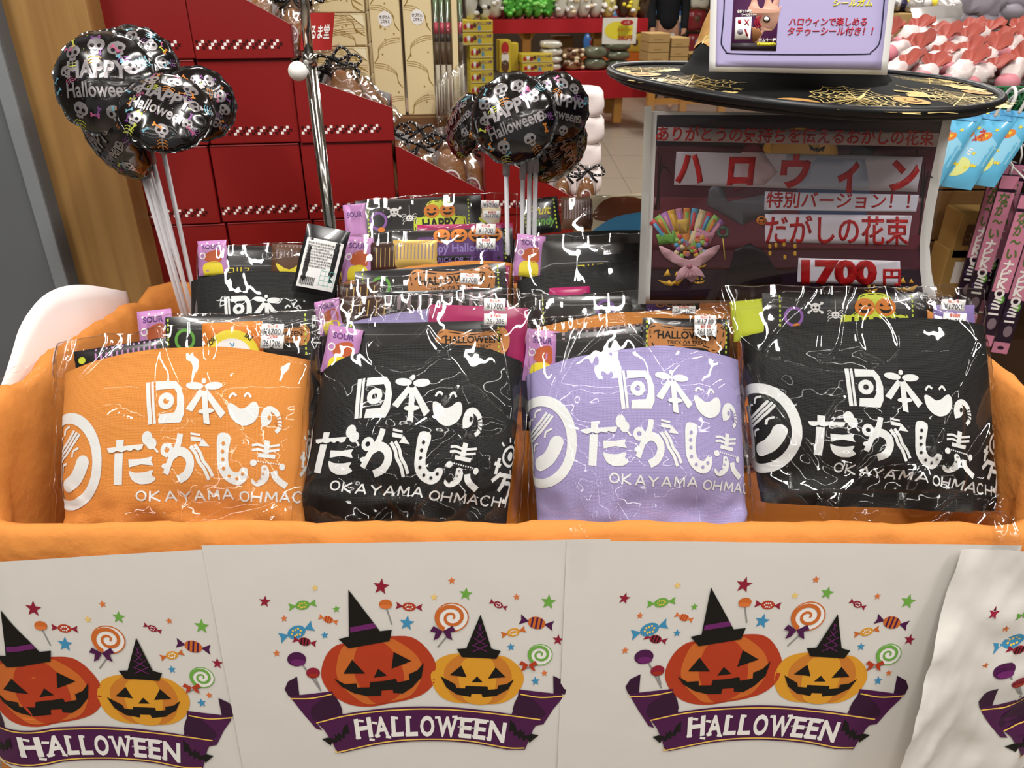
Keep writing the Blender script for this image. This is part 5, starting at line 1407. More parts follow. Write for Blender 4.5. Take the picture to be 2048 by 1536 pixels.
a.poly([(1314, 230), (1886, 242), (1882, 246), (1314, 232)], m_pdk, 1)
band(292, 540, m_pmar, 2); band(395, 500, m_pmar2, 3)
zl = lambda X, Y: (1280 + X / 3.2, 210 + Y / 3.2)
a.ell(1600, 305, 76, 50, mat('#D9A24E', .45), 4); a.ell(1590, 296, 50, 30, mat('#C79A55', .45), 5)
a.poly([zl(*p) for p in ((640, 310), (700, 215), (770, 260), (880, 430), (800, 480), (600, 560))], mat('#6E2630', .45), 5)
a.poly([zl(*p) for p in ((440, 540), (520, 470), (560, 620), (860, 560), (900, 660), (650, 770), (430, 640))], mat('#59555C', .45), 6)
a.poly([zl(*p) for p in ((1000, 480), (1120, 340), (1440, 330), (1480, 520), (1420, 860), (1040, 870))], mat('#44506F', .45), 6)
a.poly([zl(*p) for p in ((1330, 330), (1400, 240), (1510, 285), (1450, 390))], mat('#2A2620', .45), 6)
bat(a, 1634, 297, 34, .1, m_dk, 7)
for k in range(5): a.stroke(cr([(LE(560) + 6 + k * 3, 420), (LE(500) + 14, 380 - k * 12), (LE(400) + 8 + k * 7, 300 + k * 12)], 4), 1.6, m_dk, 4)
for k in range(5): a.stroke(cr([(1838, 470), (1842 + k * 3, 400 - k * 10), (1834 + k * 8, 300 + k * 14)], 4), 1.6, m_dk, 4)
a.poly([(1316, 254), (1880, 266), (1874, 294), (1314, 282)], mat('#A89697', .45), 7)
a.poly([(1353, 303), (1846, 314), (1834, 384), (1348, 370)], mat('#B9B0BC', .45), 7)
a.poly([(1530, 383), (1838, 390), (1832, 424), (1528, 420)], mat('#CFCDDD', .45), 7)
a.poly([(1530, 428), (1824, 431), (1816, 490), (1530, 484)], mat('#D8D0DE', .45), 7)
a.poly([(1597, 516), (1800, 522), (1802, 572), (1594, 564)], mat('#E2DCE8', .45), 7)
a.poly([zl(*p) for p in ((650, 300), (790, 300), (880, 430), (800, 510), (600, 510))], mat('#BDA4AC', .45), 8); a.poly([zl(*p) for p in ((1000, 530), (1130, 340), (1440, 345), (1470, 540))], mat('#A8AEC4', .45), 8)
a.text('ありがとうの気持ちを伝えるおかしの花束', 1312, 279, 24, m_prd, 9, w=556, bold=.012, shear=.12, rot=-.017)
for ch, x0, x1, y1, h_ in (('ハ', 1350, 1406, 367, 52), ('ロ', 1453, 1512, 371, 52), ('ウ', 1560, 1623, 374, 52), ('ィ', 1675, 1720, 379, 56), ('ン', 1778, 1839, 381, 52)):
    a.text(ch, x0, y1 - 4, h_, m_prd, 9, w=x1 - x0, bold=.05, shear=.12)
a.text('特別バージョン！！', 1533, 412, 25, m_prd, 9, w=288, bold=.012, shear=.1, rot=-.012)
a.text('だがしの花束', 1531, 482, 44, m_prd, 9, w=287, bold=.016, rot=-.012)
a.text('1700', 1602, 565, 44, m_prd, 9, w=152, bold=.06, rot=-.01); a.text('円', 1766, 568, 27, m_prd, 9, w=36, bold=.03)
# bouquet of sweets
r_ = random.Random(5); PC_ = [mat(c, .45) for c in ('#C24A52', '#D7A84A', '#5E9BC0', '#8BB35A', '#C98AA0', '#E0C9A0', '#A86FB0', '#D98A4A')]
for k in range(11):
    th = -1.0 + k * .2; bx, by = 1374 + 12 * math.sin(th), 500
    a.stroke([(bx, by), (bx + 92 * math.sin(th) * .78, by - 84 * math.cos(th * .8))], 14, PC_[(k * 3) % 8], 7 + k % 2); a.stroke([(bx + 40 * math.sin(th), by - 40 * math.cos(th)), (bx + 84 * math.sin(th) * .78, by - 76 * math.cos(th * .8))], 7, PC_[(k * 5 + 2) % 8], 9)
a.poly([(1312, 470), (1350, 460), (1352, 486), (1318, 490)], mat('#6EA04A', .45), 9); a.poly([(1354, 440), (1378, 436), (1376, 466), (1358, 468)], mat('#C9A24A', .45), 9); a.poly([(1392, 455), (1430, 468), (1420, 488), (1390, 478)], PC_[4], 9)
for k in range(34): a.ell(1352 + r_.uniform(0, 62), 474 + r_.uniform(0, 40), 5.5, 5.5, PC_[r_.randrange(8)], 10, n=10)
m_bow = mat('#C99AA4', .45); m_bow2 = mat('#AD6E80', .45)
a.poly(cr([(1318, 492), (1340, 500), (1378, 520), (1412, 500), (1440, 490), (1428, 512), (1394, 536), (1380, 540), (1362, 534), (1330, 515)], 3, True), m_bow, 11)
a.poly(cr([(1378, 532), (1358, 540), (1352, 562), (1372, 556), (1384, 566), (1396, 552), (1410, 556), (1398, 536)], 3, True), m_bow, 12); a.ell(1379, 533, 6, 5, m_bow2, 13)
for x in (1366, 1376, 1388, 1398): a.stroke([(1379, 535), (x, 556)], 1, m_bow2, 13)
m_glow = mat('#D9A63A', .45)
for (x, y, s) in ((1342, 558, 1.0), (1398, 562, .45), (1402, 530, .4), (1812, 572, .9), (1742, 578, .55)):
    a.poly([(x - 16 * s, y - 6 * s), (x - 6 * s, y - 20 * s), (x + 0 * s, y - 6 * s)], m_glow, 6); a.poly([(x + 6 * s, y - 6 * s), (x + 12 * s, y - 16 * s), (x + 18 * s, y - 6 * s)], m_glow, 6)
    a.poly([(x - 26 * s, y + 2 * s), (x - 8 * s, y + 6 * s), (x - 4 * s, y + 2 * s), (x + 2 * s, y + 7 * s), (x + 8 * s, y + 3 * s), (x + 26 * s, y - 2 * s), (x + 14 * s, y + 14 * s), (x + 6 * s, y + 10 * s), (x, y + 15 * s), (x - 12 * s, y + 12 * s)], m_glow, 6)
for (x, y) in ((1540, 492), (1552, 490), (1568, 488), (1590, 492), (1540, 506), (1590, 507), (1570, 514)): a.rrect(x - 3, y - 4, x + 3, y + 5, 2.4, m_glow, 6)
a.ell(1446, 464, 12, 12, mat('#4A6A56', .45), 6, hole=(7, 7)); a.stroke([(1446, 476), (1450, 520)], 2.4, m_gold, 6); pumpkin_face(a, 1523, 441, 9, m_ora, 12)
a.poly([(1448, 572), (1470, 500), (1500, 486), (1530, 505), (1566, 560), (1556, 572)], mat('#1B141C', .45), 5)
m = MB(); m.art(a, lambda x, y, h: ppx(x, y, h), cut=28, eps=.00022)
m.build('printed_sheet_of_poster' if False else 'poster_sheet', t, solid=.0004, off=-1.0)
SR = [(1918, 208), (1896, 320), (1878, 420), (1861, 492), (1866, 545), (1880, 606)]
m = MB()
m_slv = film('sleeve_film', 6, .05, 1.0, rough=.06, base=.015)
def sl(i, j):
    y = 206 + (612 - 206) * j; x0 = 1292 - (y - 206) * .045; x1 = edge_x(y, SR)
    x = x0 + (x1 - x0) * i
    return ppx(x, y, .0042 + .0016 * math.sin(j * 9 + i * 2))
m.grid(sl, 30, 30, m_slv); m.grid(lambda i, j: sl(i, j) + Vector((0, .008, 0)), 10, 10, m_slv)
m_slw = mat('#C9C8C4', .4, trans=.35)
m.grid(lambda i, j: ppx(1277 + 15 * i + (1 - j) * 13 - 1, 212 + 396 * j, .003), 2, 20, m_slw)
m.build('clear_sleeve', t)
# ================================================================ goods behind the red cartons
m_cream = mat('#D9C79A', .42, spec=.4, name='cream_gift_paper'); m_gsw = mat('#A88A45', .4, metal=.3)
def gframe(px, py, Y, yaw):
    o = PY(px, py, Y); r = Vector((math.cos(yaw), math.sin(yaw), 0)); d = Vector((-math.sin(yaw), math.cos(yaw), 0))
    return o, r, d
def rot_mat(o, r, d): return Matrix.Translation(o) @ Matrix(((r.x, d.x, 0, 0), (r.y, d.y, 0, 0), (0, 0, 1, 0), (0, 0, 0, 1)))
GY = 1.95
go, gr, gd = gframe(700, 200, GY, math.radians(6))
G = rot_mat(go, gr, gd)
def gxz(px, py):
    p = PP(px, py, go, gd) - go; return (p.dot(gr), p.z)
zb = gxz(760, 232)[1]
m = MB(); m.T = G; s0 = gxz(590, 200)[0]; s1 = gxz(930, 200)[0]
m.box((s0, -.02, -go.z), (s1, .32, zb), mat('#6A4A2C', .6), bev=.003)
tag(m.build('display_plinth'), 'brown plinth carrying the cream gift boxes behind the red cartons', 'plinth')
def swirl(a, x0, x1, z0, z1, seed):
    r_ = random.Random(seed); w_ = x1 - x0
    for k in range(5):
        zc = z0 + (z1 - z0) * (k + .5) / 5 + r_.uniform(-.01, .01); s = 1 if k % 2 else -1
        for e in range(3):
            P = [(x0 + w_ * (.5 - s * .5), zc + .012 + e * .004), (x0 + w_ * (.5 - s * .1), zc + .008 + e * .005), (x0 + w_ * (.5 + s * .28), zc - .004 + e * .003), (x0 + w_ * (.5 + s * .34), zc - .022 + e * .002), (x0 + w_ * (.5 + s * .5), zc - .034)]
            a.stroke([(min(x1, max(x0, x)), min(z1, max(z0, z))) for x, z in cr(P, 4)], .0011, m_gsw, 1)
    for k in range(9): a.ell(x0 + w_ * r_.uniform(.1, .9), r_.uniform(z0 + .02, z1 - .02), .0022, .0022, m_gsw, 1, n=8)
def giftbox(px0, px1, z0, z1, label, sticker=None, dep=.07, d0=0.0, wrap=False):
    x0 = gxz(px0, 120)[0]; x1 = gxz(px1, 120)[0]
    m = MB(); m.T = G; m.box((x0 + .001, d0, z0 + .0005), (x1 - .001, d0 + dep, z1 - .0005), m_cream, bev=.003)
    a = Art(); swirl(a, x0 + .004, x1 - .004, z0 + .004, z1 - .004, int(px0 + z0 * 999))
    if sticker:
        cx = (x0 + x1) / 2; cz = gxz(px0, sticker)[1]
        a.ell(cx, cz, .0155, .0165, m_wht, 2); a.text('きびだん', cx, cz + .001, .0060, m_dk, 3, align='c', w=.024, bold=.02); a.text('ごのもと', cx, cz - .008, .0060, m_dk, 3, align='c', w=.020, bold=.02)
    if wrap:
        a.poly([(x1 - .006, z1 - .004), (x1 - .035, z1 - .004), (x1 - .004, z1 - .03)], mat('#E6DCB8', .4), 2); a.stroke([(x1 - .035, z1 - .004), (x1 - .004, z1 - .03)], .001, m_gsw, 3)
    m.art(a, lambda x, y, h: Vector((x, d0 - h, y)), eps=.0005)
    return tag(m.build('gift_box'), label, 'gift box', 'cream gift boxes behind the red cartons')
zA = gxz(700, -60)[1]
giftbox(745, 806, zb, zA, 'tall cream gift box with round white sticker, beside the wrapped stack', 38)
giftbox(810, 868, zb, zA, 'tall cream gift box with round white sticker, beside the clear candy sticks', 34)
zs = [gxz(680, y)[1] for y in (-60, 26, 94, 160)]
for k in range(3): giftbox(612, 738, zs[k + 1], zs[k], 'paper-wrapped cream gift box, %s of the pile beside the tall boxes' % ('topmost', 'middle one', 'lowest')[k], dep=.16, wrap=True)
giftbox(612, 738, zb, zs[3], 'paper-wrapped cream gift box at the bottom, behind the ribbons', dep=.16)
m_tcl = film('tube_film', 30, .25, 1.4, rough=.05, base=.05)
for k, px in enumerate((874, 886, 898, 922)):
    x = gxz(px, 100)[0]; r_ = .0068
    t = thing('candy_stick', 'clear candy stick with green, pink and brown layers, %s beside the cream boxes' % ('first', 'second', 'third', 'fourth')[k], 'candy stick', G @ Vector((x, .01, zb)), 'clear candy sticks')
    zz_ = [zb, gxz(px, 130)[1], gxz(px, 84)[1], gxz(px, 68)[1], gxz(px, 45)[1], zA]
    m = MB(); m.T = G
    for j, mm in enumerate((mat('#BFB7A2', .4), mat('#5A4A38', .4), mat('#3A3230', .4), mat('#B23A52', .4), mat('#8FAE84', .4))): m.tube([(x, .01, zz_[j]), (x, .01, zz_[j + 1])], r_ * .82, mm, 10)
    m.build('candy_filling', t)
    m = MB(); m.T = G; m.tube([(x, .01, zb), (x, .01, zA)], r_, m_tcl, 12); m.build('clear_tube', t)
x0, x1 = gxz(905, 100)[0], gxz(916, 100)[0]
m = MB(); m.T = G; m.box((x0, -.012, zb), (x1, .03, zA), m_cream, bev=.001); tag(m.build('gift_box'), 'narrow cream box between the clear candy sticks', 'gift box')
for k, (pa, pb, y0, y1) in enumerate(((868, 898, 150, 232), (890, 930, 128, 236))):
    xa_, za_ = gxz(pa, y0); xb_, zb_ = gxz(pb, y1)
    m = MB(); m.T = G
    F = lambda x, y, z: Vector(((xa_ + xb_) / 2 + x, -.05 - z - .02 * k, (za_ + zb_) / 2 + y + x * .9))
    pillow(m, F, xb_ - xa_, za_ - zb_, .010, m_clr)
    for j in range(5): m.tube([F(-.4 * (xb_ - xa_) + j * .2 * (xb_ - xa_), -.45 * (za_ - zb_), 0), F(-.4 * (xb_ - xa_) + j * .2 * (xb_ - xa_), .42 * (za_ - zb_), .001)], .0016, mat('#C9C2AE', .5), 6)
    tag(m.build('wafer_pack'), ('clear pack of thin pale sticks in front of the candy sticks', 'clear pack of pale sticks just above the edge-on balloon')[k], 'snack pack')
# white wrapped bundles beside the cartons
wo = PY(1172, 300, 1.92)
zt_ = PY(1172, 182, 1.92).z
m_wrap = mat('#E4D9D6', .55, bump=('noise', 30, .3, .004), name='white_wrapping')
hgt_ = .062
m = MB(); m.box((wo.x - .055, 1.92, 0), (wo.x + .040, 2.05, zt_ - 5 * hgt_), mat('#7A5A38', .7), bev=.004); tag(m.build('display_plinth'), 'slim brown plinth under the white wrapped bundles', 'plinth')
for k in range(5):
    m = MB(); z1 = zt_ - k * hgt_
    def f(p): return Vector(tuple(math.copysign(min(abs(c), .72 * L) / .72, c) for c, L in zip(p, (.046, .06, .031)))) + Vector((.002, .002, .0)) * fbm(p.x * 40, p.y * 40, p.z * 40 + k)
    m.ball((wo.x - .006 + .004 * (k % 2), 1.985, z1 - hgt_ / 2), .046, .06, .031, m_wrap, 24, 14, f)
    tag(m.build('wrapped_bundle'), 'white wrapped bundle, %s of the stack behind the balloons' % ORD[k], 'bundle', 'stack of white wrapped bundles')

# ================================================================ sales table with red cloth across the aisle
to, tr, td = gframe(975, 72, 8.7, math.radians(9))
T_ = rot_mat(to, tr, td)
def txz(px, py):
    p = PP(px, py, to, td) - to; return (p.dot(tr), p.z)
m_rcl = mat('#A3161F', .7, bump=('noise', 14, .1, .02), name='red_cloth'); m_pine = mat('#B5803E', .5, name='pine_legs')
zU = txz(1100, 38)[1]; zU0 = txz(1100, 66)[1]; zL = txz(1160, 138)[1]; zL0 = txz(1160, 190)[1]
sA = txz(968, 60)[0]; sB = txz(1296, 50)[0]; fz = -to.z
t = thing('sales_table', 'two-tier pine sales table draped in red cloth, far across the aisle', 'table', T_ @ Vector(((sA + sB) / 2, .3, fz)))
def drape(lo, hi, z0, z1, dd, dep):
    m = MB(); m.T = T_
    m.grid(lambda a, b: Vector((lo + (hi - lo) * a, dd + .012 * math.sin(a * 26) * (1 - b) * .6, z0 + (z1 - z0) * b)), 60, 6, m_rcl)
    m.box((lo, dd, z1 - .01), (hi, dd + dep, z1), m_rcl); return m
m = drape(sA, sB, zU0, zU, 0, .55); m.build('top_cloth', t)
m = drape(txz(1040, 60)[0], sB + .02, zL0, zL, -.30, .85); m.build('lower_cloth', t)
sE = txz(1300, 60)[0]
for s in (txz(1057, 90)[0], txz(1200, 90)[0]):
    m = MB(); m.T = T_; m.box((s - .045, .1, zL), (s + .045, .2, zU - .02), m_pine, bev=.006)
    m.add([(s - .16, .1, zU - .012), (s + .16, .1, zU - .012), (s + .05, .1, zU - .20), (s - .05, .1, zU - .20), (s - .16, .2, zU - .012), (s + .16, .2, zU - .012), (s + .05, .2, zU - .20), (s - .05, .2, zU - .20)], [(0, 3, 2, 1), (4, 5, 6, 7), (0, 4, 7, 3), (1, 2, 6, 5), (3, 7, 6, 2)], m_pine); m.build('post', t)
for s, d in ((txz(1224, 230)[0], -.22), (txz(1050, 230)[0], -.22), (txz(1240, 230)[0], .45), (txz(1060, 230)[0], .45)):
    m = MB(); m.T = T_; m.box((s - .045, d, fz + .05), (s + .045, d + .09, zL - .012), m_pine, bev=.006); m.build('leg', t)
m = MB(); m.T = T_; m.box((txz(1040, 60)[0], -.1, fz + .26), (txz(1245, 60)[0], .5, fz + .29), m_pine); m.build('bottom_board', t)
def tbox(px0, px1, zb_, h, label, body, art=None, d0=-.05, dep=.22, name='snack_box', cat='box', group=None):
    x0 = txz(px0, 100)[0]; x1 = txz(px1, 100)[0]
    m = MB(); m.T = T_; m.box((x0 + .003, d0, zb_ + .002), (x1 - .003, d0 + dep, zb_ + h - .002), body, bev=.006)
    if art:
        a = Art(); art(a, x0, x1, zb_, h); m.art(a, lambda x, y, z: Vector((x, d0 - z, y)), eps=.003)
    return tag(m.build(name), label, cat, group)
m_ybox = mat('#C9B23A', .45); m_card = mat('#9A7A48', .7); m_card2 = mat('#B59460', .7)
def yart(a, x0, x1, z, h):
    w_ = x1 - x0
    for k, c in enumerate((m_red, m_wht, C_CRIM, m_mud)): a.ell(x0 + w_ * (.12 + .1 * k), z + h * (.45 + .12 * (k % 2)), w_ * .06, h * .22, c, 1, n=12)
    a.ell(x0 + w_ * .56, z + h * .35, w_ * .06, h * .22, mat('#5E8FA8', .5), 1, n=12); a.text('だんご大福', x0 + w_ * .5, z + h * .62, h * .2, m_pur, 1, w=w_ * .44, bold=.03); a.rect(x0 + .01, z + h * .08, x1 - .01, z + h * .14, m_crm, 1)
stY = [txz(945, y)[1] for y in (36, 60, 85, 110, 134, 158, 182)]
sup_z = stY[-1]
m = MB(); m.T = T_; m.box((txz(905, 100)[0], -.5, fz), (txz(1032, 100)[0], -.02, sup_z), mat('#6B5233', .7), bev=.01); tag(m.build('low_bench'), 'low brown bench under the tall stack of yellow snack boxes', 'bench')
for k in range(6): tbox(916 + (14 if k > 1 else 0) * (k > 1), 976, stY[k + 1], stY[k] - stY[k + 1], 'yellow snack box with small pictures, %s of the tall stack beside the red table' % ORD[k], m_ybox, yart, d0=-.42, dep=.3, group='yellow snack boxes')
tbox(992, 1016, zL, txz(1, 88)[1] - zL, 'yellow snack box standing upright on the lower table tier', m_ybox, lambda a, x0, x1, z, h: (a.ell((x0 + x1) / 2, z + h * .75, .04, .06, m_red, 1), a.ell((x0 + x1) / 2, z + h * .45, .04, .06, m_wht, 1), a.ell((x0 + x1) / 2, z + h * .2, .04, .06, m_mud, 1)), d0=-.22)
tbox(1018, 1034, zL, txz(1, 96)[1] - zL, 'narrow yellow and pink snack box behind the upright yellow one', m_ybox, None, d0=-.1)
tbox(1034, 1096, zL, txz(1, 142)[1] - zL + .0, 'yellow snack box at the bottom of the pair on the lower tier', m_ybox, yart, d0=-.25) if False else None
hz = (txz(1, 117)[1] - zL) / 2
tbox(1036, 1098, zL, hz, 'yellow snack box, lower one of the pair on the table', m_ybox, yart, d0=-.26); tbox(1034, 1096, zL + hz, hz, 'yellow snack box, upper one of the pair on the table', m_ybox, yart, d0=-.26)
def spack(px0, px1, zb_, h, label, col, film_=True, d0=-.18, name='snack_pack', group=None, lumps=None, seed=0):
    """soft bag with lumpy contents"""
    x0 = txz(px0, 100)[0]; x1 = txz(px1, 100)[0]; w_ = (x1 - x0) / 2
    m = MB(); m.T = T_
    L = (w_, .12, h / 2)
    def f(p):
        q = Vector(tuple(math.copysign(min(abs(c), .8 * l) / .8, c) for c, l in zip(p, L)))
        return q * (1 + .10 * fbm(q.x * 14 + seed, q.y * 14, q.z * 14)) * .96
    m.ball((0, 0, 0), *L, col, 20, 12, f)
    cx = (x0 + x1) / 2; cz = zb_ + h / 2
    if lumps:
        r_ = random.Random(seed)
        for k in range(lumps[0]):
            c = lumps[1 + k % (len(lumps) - 1)]
            m.ball((r_.uniform(-.85, .85) * w_, -.10 + r_.uniform(-.03, .02), r_.uniform(-.7, .95) * h / 2), .022 + .012 * r_.random(), .02, .02, c, 7, 5)
    m.v = [tuple(Vector(v) + (T_ @ Vector((cx, d0 + .12, cz)) - T_ @ Vector((0, 0, 0)))) for v in m.v]
    o = m.build(name); return tag(o, label, 'snack pack', group)
m_plast = mat('#C9C6B8', .22, spec=.8, coat=.6, name='glossy_pack_white'); m_pgr = mat('#6E7560', .2, coat=.6); m_pbr = mat('#8A6A48', .25, coat=.5); m_pgreen = mat('#4FA03A', .2, coat=.7, name='glossy_pack_green'); m_pyel = mat('#C9BE6A', .25, coat=.6); m_pdk = mat('#4A3A2A', .3, coat=.5)
h_ = (txz(1, 92)[1] - zL) / 4
for k in range(4): spack(1078 + 2 * (k % 2), 1120, zL + (3 - k) * h_, h_, 'pale flat snack pack, %s of the pile on the lower tier' % ORD[k], m_plast, group='pale snack packs', seed=k)
h_ = (txz(1, 110)[1] - zL) / 2
for k in range(2): spack(1120, 1164, zL + (1 - k) * h_, h_, 'brown snack pack, %s on the lower red cloth' % ('upper' , 'lower')[k], m_pbr, seed=k + 5, lumps=(14, m_crm, m_mud))
h_ = (txz(1, 106)[1] - zL) / 2
for k in range(2): spack(1166, 1208, zL + (1 - k) * h_, h_, 'grey-green flat pack, %s, beside the brown packs' % ('upper', 'lower')[k], m_pgr, seed=k + 9)
h_ = (txz(1, 94)[1] - zL) / 3
for k in range(3): spack(1209, 1254, zL + (2 - k) * h_, h_, 'dark glossy flat pack, %s of the pile under the price sign' % ORD[k], m_pgr, seed=k + 13)
tbox(1120, 1160, zL, txz(1, 88)[1] - zL, 'plain brown carton behind the brown snack packs', m_card, d0=.3)
spack(1075, 1100, txz(1, 88)[1], .10, 'small white and red pack on the pale pile', m_plast, seed=31, lumps=(6, m_red, m_grn), d0=-.1) if False else None
# cartons beside the table
def cstack(p0, p1, ys, d0, base_lab, m_, dep=.3):
    zz_ = [txz((p0 + p1) / 2, y)[1] for y in ys]
    for k in range(len(ys) - 1):
        tbox(p0, p1, zz_[k + 1], zz_[k] - zz_[k + 1], base_lab % ORD[k], m_, (lambda a, x0, x1, z, h: a.rect(x0 + .05, z + h * .3, x1 - .08, z + h * .34, m_mud, 1)), d0=d0, dep=dep, name='cardboard_carton', cat='carton', group='cardboard cartons beside the red table')
    return zz_[-1]
zc1 = cstack(1253, 1292, (58, 76, 94, 112, 131), -.74, 'small brown carton, %s of the tall stack under the price sign', m_card2)
zc2 = cstack(1294, 1328, (66, 84, 102, 120), -.74, 'small brown carton, %s of the stack beside the person', m_card2)
zc3 = cstack(1329, 1360, (95, 108, 122), -.74, 'small brown carton, %s of the low stack past the person', m_card)
zc4 = cstack(1361, 1392, (97, 109, 122), -.74, 'small brown carton, %s of the low stack by the hat crown', m_card)
zb2 = min(zc1, zc2, zc3, zc4)
t2 = thing('wooden_stool', 'low pine bench with bare legs under the brown cartons', 'bench', T_ @ Vector((txz(1320, 200)[0], -.35, fz)))
m = MB(); m.T = T_; m.box((txz(1248, 130)[0], -.78, zb2 - .04), (txz(1396, 130)[0], -.40, zb2), m_pine, bev=.005); m.build('seat', t2)
for px in (1258, 1318, 1390):
    s = txz(px, 200)[0]; m = MB(); m.T = T_; m.box((s - .035, -.76, fz), (s + .035, -.69, zb2 - .04), m_pine, bev=.004); m.build('leg', t2)
m = MB(); m.T = T_; m.box((txz(1258, 130)[0], -.74, fz + .30), (txz(1390, 130)[0], -.71, fz + .36), m_pine); m.build('stretcher', t2)
for z_, pz in ((zc1, 1272), (zc2, 1311), (zc3, 1345), (zc4, 1377)):
    if z_ - zb2 > .004: tbox(pz - 16, pz + 16, zb2, z_ - zb2, 'thin brown board under a carton stack by the %s' % {1272: 'price sign', 1311: 'person', 1345: 'low stack', 1377: 'hat crown'}[pz], m_card, d0=-.74, dep=.3, name='cardboard_sheet', cat='board')
for k, (p0, p1, y0, y1) in enumerate(((1178, 1212, 198, 222),)):
    tbox(p0, p1, fz + .29, .22, 'brown carton on the board beneath the red table', m_card, d0=-.05, name='cardboard_carton', cat='carton')
# bags along the top tier
TOPB = [(928, 950, m_plast, 'white'), (952, 974, m_plast, 'white'), (976, 1008, m_plast, 'white')] + [(1010 + 19 * k, 1032 + 19 * k, m_pgreen, 'green') for k in range(5)] + [(1108 + 24 * k, 1134 + 24 * k, m_plast if k != 4 else m_pyel, 'pale') for k in range(5)] + [(1236, 1258, m_pdk, 'brown'), (1256, 1276, m_pyel, 'yellow'), (1274, 1296, m_pdk, 'brown')]
cnt = {}
for k, (p0, p1, mm, nm) in enumerate(TOPB):
    cnt[nm] = cnt.get(nm, 0) + 1
    w3 = ('first', 'second', 'third', 'fourth', 'fifth')[cnt[nm] - 1]
    lum = {'green': (26, mat('#63C24A', .2, coat=.7), mat('#3C8F2E', .2), mat('#8AD46A', .2)), 'white': (10, m_wht, m_dk), 'pale': (16, m_wht, m_crm), 'brown': (12, m_yel, m_mud), 'yellow': (8, m_yel, m_wht)}[nm]
    base = zU if p0 > 966 else stY[0]
    spack(p0, p1, base, .34 + .05 * (k % 3), '%s sweets bag on the red table top, %s of its colour from the snack boxes' % (nm, w3), mm, d0=(.02 if p0 > 966 else -.38), name='sweets_bag', group=nm + ' sweets bags on the table top', seed=k + 40, lumps=lum)
spack(1000, 1030, zU, .42, 'tall clear bag rising behind the green sweets bags', m_plast, d0=.3, name='sweets_bag', seed=77)
# price sign clipped on the cloth
x0, z1 = txz(1190, 33); x1, z0 = txz(1253, 83)
m = MB(); m.T = T_; m.box((x0, -.33, z0), (x1, -.325, z1), mat('#DEDCD2', .4)); a = Art()
W_ = x1 - x0; H_ = z1 - z0
a.ell(x0 + W_ * .42, z0 + H_ * .52, W_ * .36, H_ * .34, mat('#E0D23C', .5), 1); a.rect(x0 + W_ * .45, z0 + H_ * .2, x0 + W_ * .88, z0 + H_ * .7, mat('#E0D23C', .5), 1); a.ell(x0 + W_ * .7, z0 + H_ * .82, W_ * .19, H_ * .11, m_red, 2)
a.text('380円', x0 + W_ * .46, z0 + H_ * .15, H_ * .16, m_red, 2, w=W_ * .42, bold=.03); a.text('お買い得', x0 + W_ * .42, z0 + H_ * .5, H_ * .08, m_ora, 2, w=W_ * .42); a.text('人気', x0 + W_ * .62, z0 + H_ * .79, H_ * .08, m_wht, 3, w=W_ * .16)
m.art(a, lambda x, y, h: Vector((x, -.33 - h, y)), eps=.002); tag(m.build('price_sign'), 'white price sign with yellow splash and red lettering on the red table', 'sign')

# ================================================================ person in dark clothes beyond the table
pb = PY(1333, 60, 10.0); PX = pb.x
t = thing('person', 'person in black shirt and trousers standing beyond the red table', 'person', (PX, 10.0, 0))
def skin(name, nodes, edges, mm, parent, root=0):
    me = bpy.data.meshes.new(name); me.from_pydata([Vector(n[0]) - Vector(parent.location) for n in nodes], edges, []); o = bpy.data.objects.new(name, me); COL.objects.link(o); o.parent = parent
    s = o.modifiers.new('skin', 'SKIN'); q = me.skin_vertices[0].data
    for k, n in enumerate(nodes): q[k].radius = (n[1], n[1] if len(n) < 3 else n[2])
    q[root].use_root = True
    u = o.modifiers.new('sub', 'SUBSURF'); u.levels = u.render_levels = 2
    me.materials.append(mm); return o
P = lambda x, y, z: (PX + x, 10 + y, z)
m_sk = mat('#B98A6E', .55); m_blk = mat('#101114', .8); m_hair = mat('#14100E', .6)
body = [(P(0, 0, .93), .12), (P(0, 0, 1.08), .12), (P(0, 0, 1.28), .145), (P(0, 0, 1.40), .10), (P(0, -.01, 1.47), .052), (P(0, -.02, 1.56), .085), (P(0, -.01, 1.65), .082),
        (P(-.17, 0, 1.37), .055), (P(-.20, -.01, 1.12), .042), (P(-.18, -.10, .90), .033), (P(-.17, -.13, .82), .028), (P(.17, 0, 1.37), .055), (P(.20, -.01, 1.12), .042), (P(.19, -.08, .89), .033), (P(.18, -.10, .81), .028),
        (P(-.09, 0, .84), .088), (P(-.10, -.01, .48), .062), (P(-.10, .01, .09), .042), (P(-.11, -.11, .035), .035), (P(.09, 0, .84), .088), (P(.10, .01, .48), .062), (P(.10, .03, .09), .042), (P(.11, -.09, .035), .035)]
skin('body', body, [(0, 1), (1, 2), (2, 3), (3, 4), (4, 5), (5, 6), (3, 7), (7, 8), (8, 9), (9, 10), (3, 11), (11, 12), (12, 13), (13, 14), (0, 15), (15, 16), (16, 17), (17, 18), (0, 19), (19, 20), (20, 21), (21, 22)], m_sk, t)
top = [(P(0, 0, .86), .16), (P(0, 0, 1.08), .14), (P(0, 0, 1.28), .165), (P(0, 0, 1.41), .085), (P(-.17, 0, 1.37), .072), (P(-.20, -.01, 1.13), .058), (P(.17, 0, 1.37), .072), (P(.20, -.01, 1.13), .058), (P(-.18, -.10, .91), .045), (P(.19, -.08, .90), .045)]
skin('shirt', top, [(0, 1), (1, 2), (2, 3), (3, 4), (4, 5), (3, 6), (6, 7), (5, 8), (7, 9)], m_blk, t)
tr_ = [(P(0, 0, .95), .17), (P(-.09, 0, .82), .125), (P(-.10, -.01, .48), .078), (P(-.10, .01, .10), .062), (P(.09, 0, .82), .125), (P(.10, .01, .48), .078), (P(.10, .03, .10), .062)]
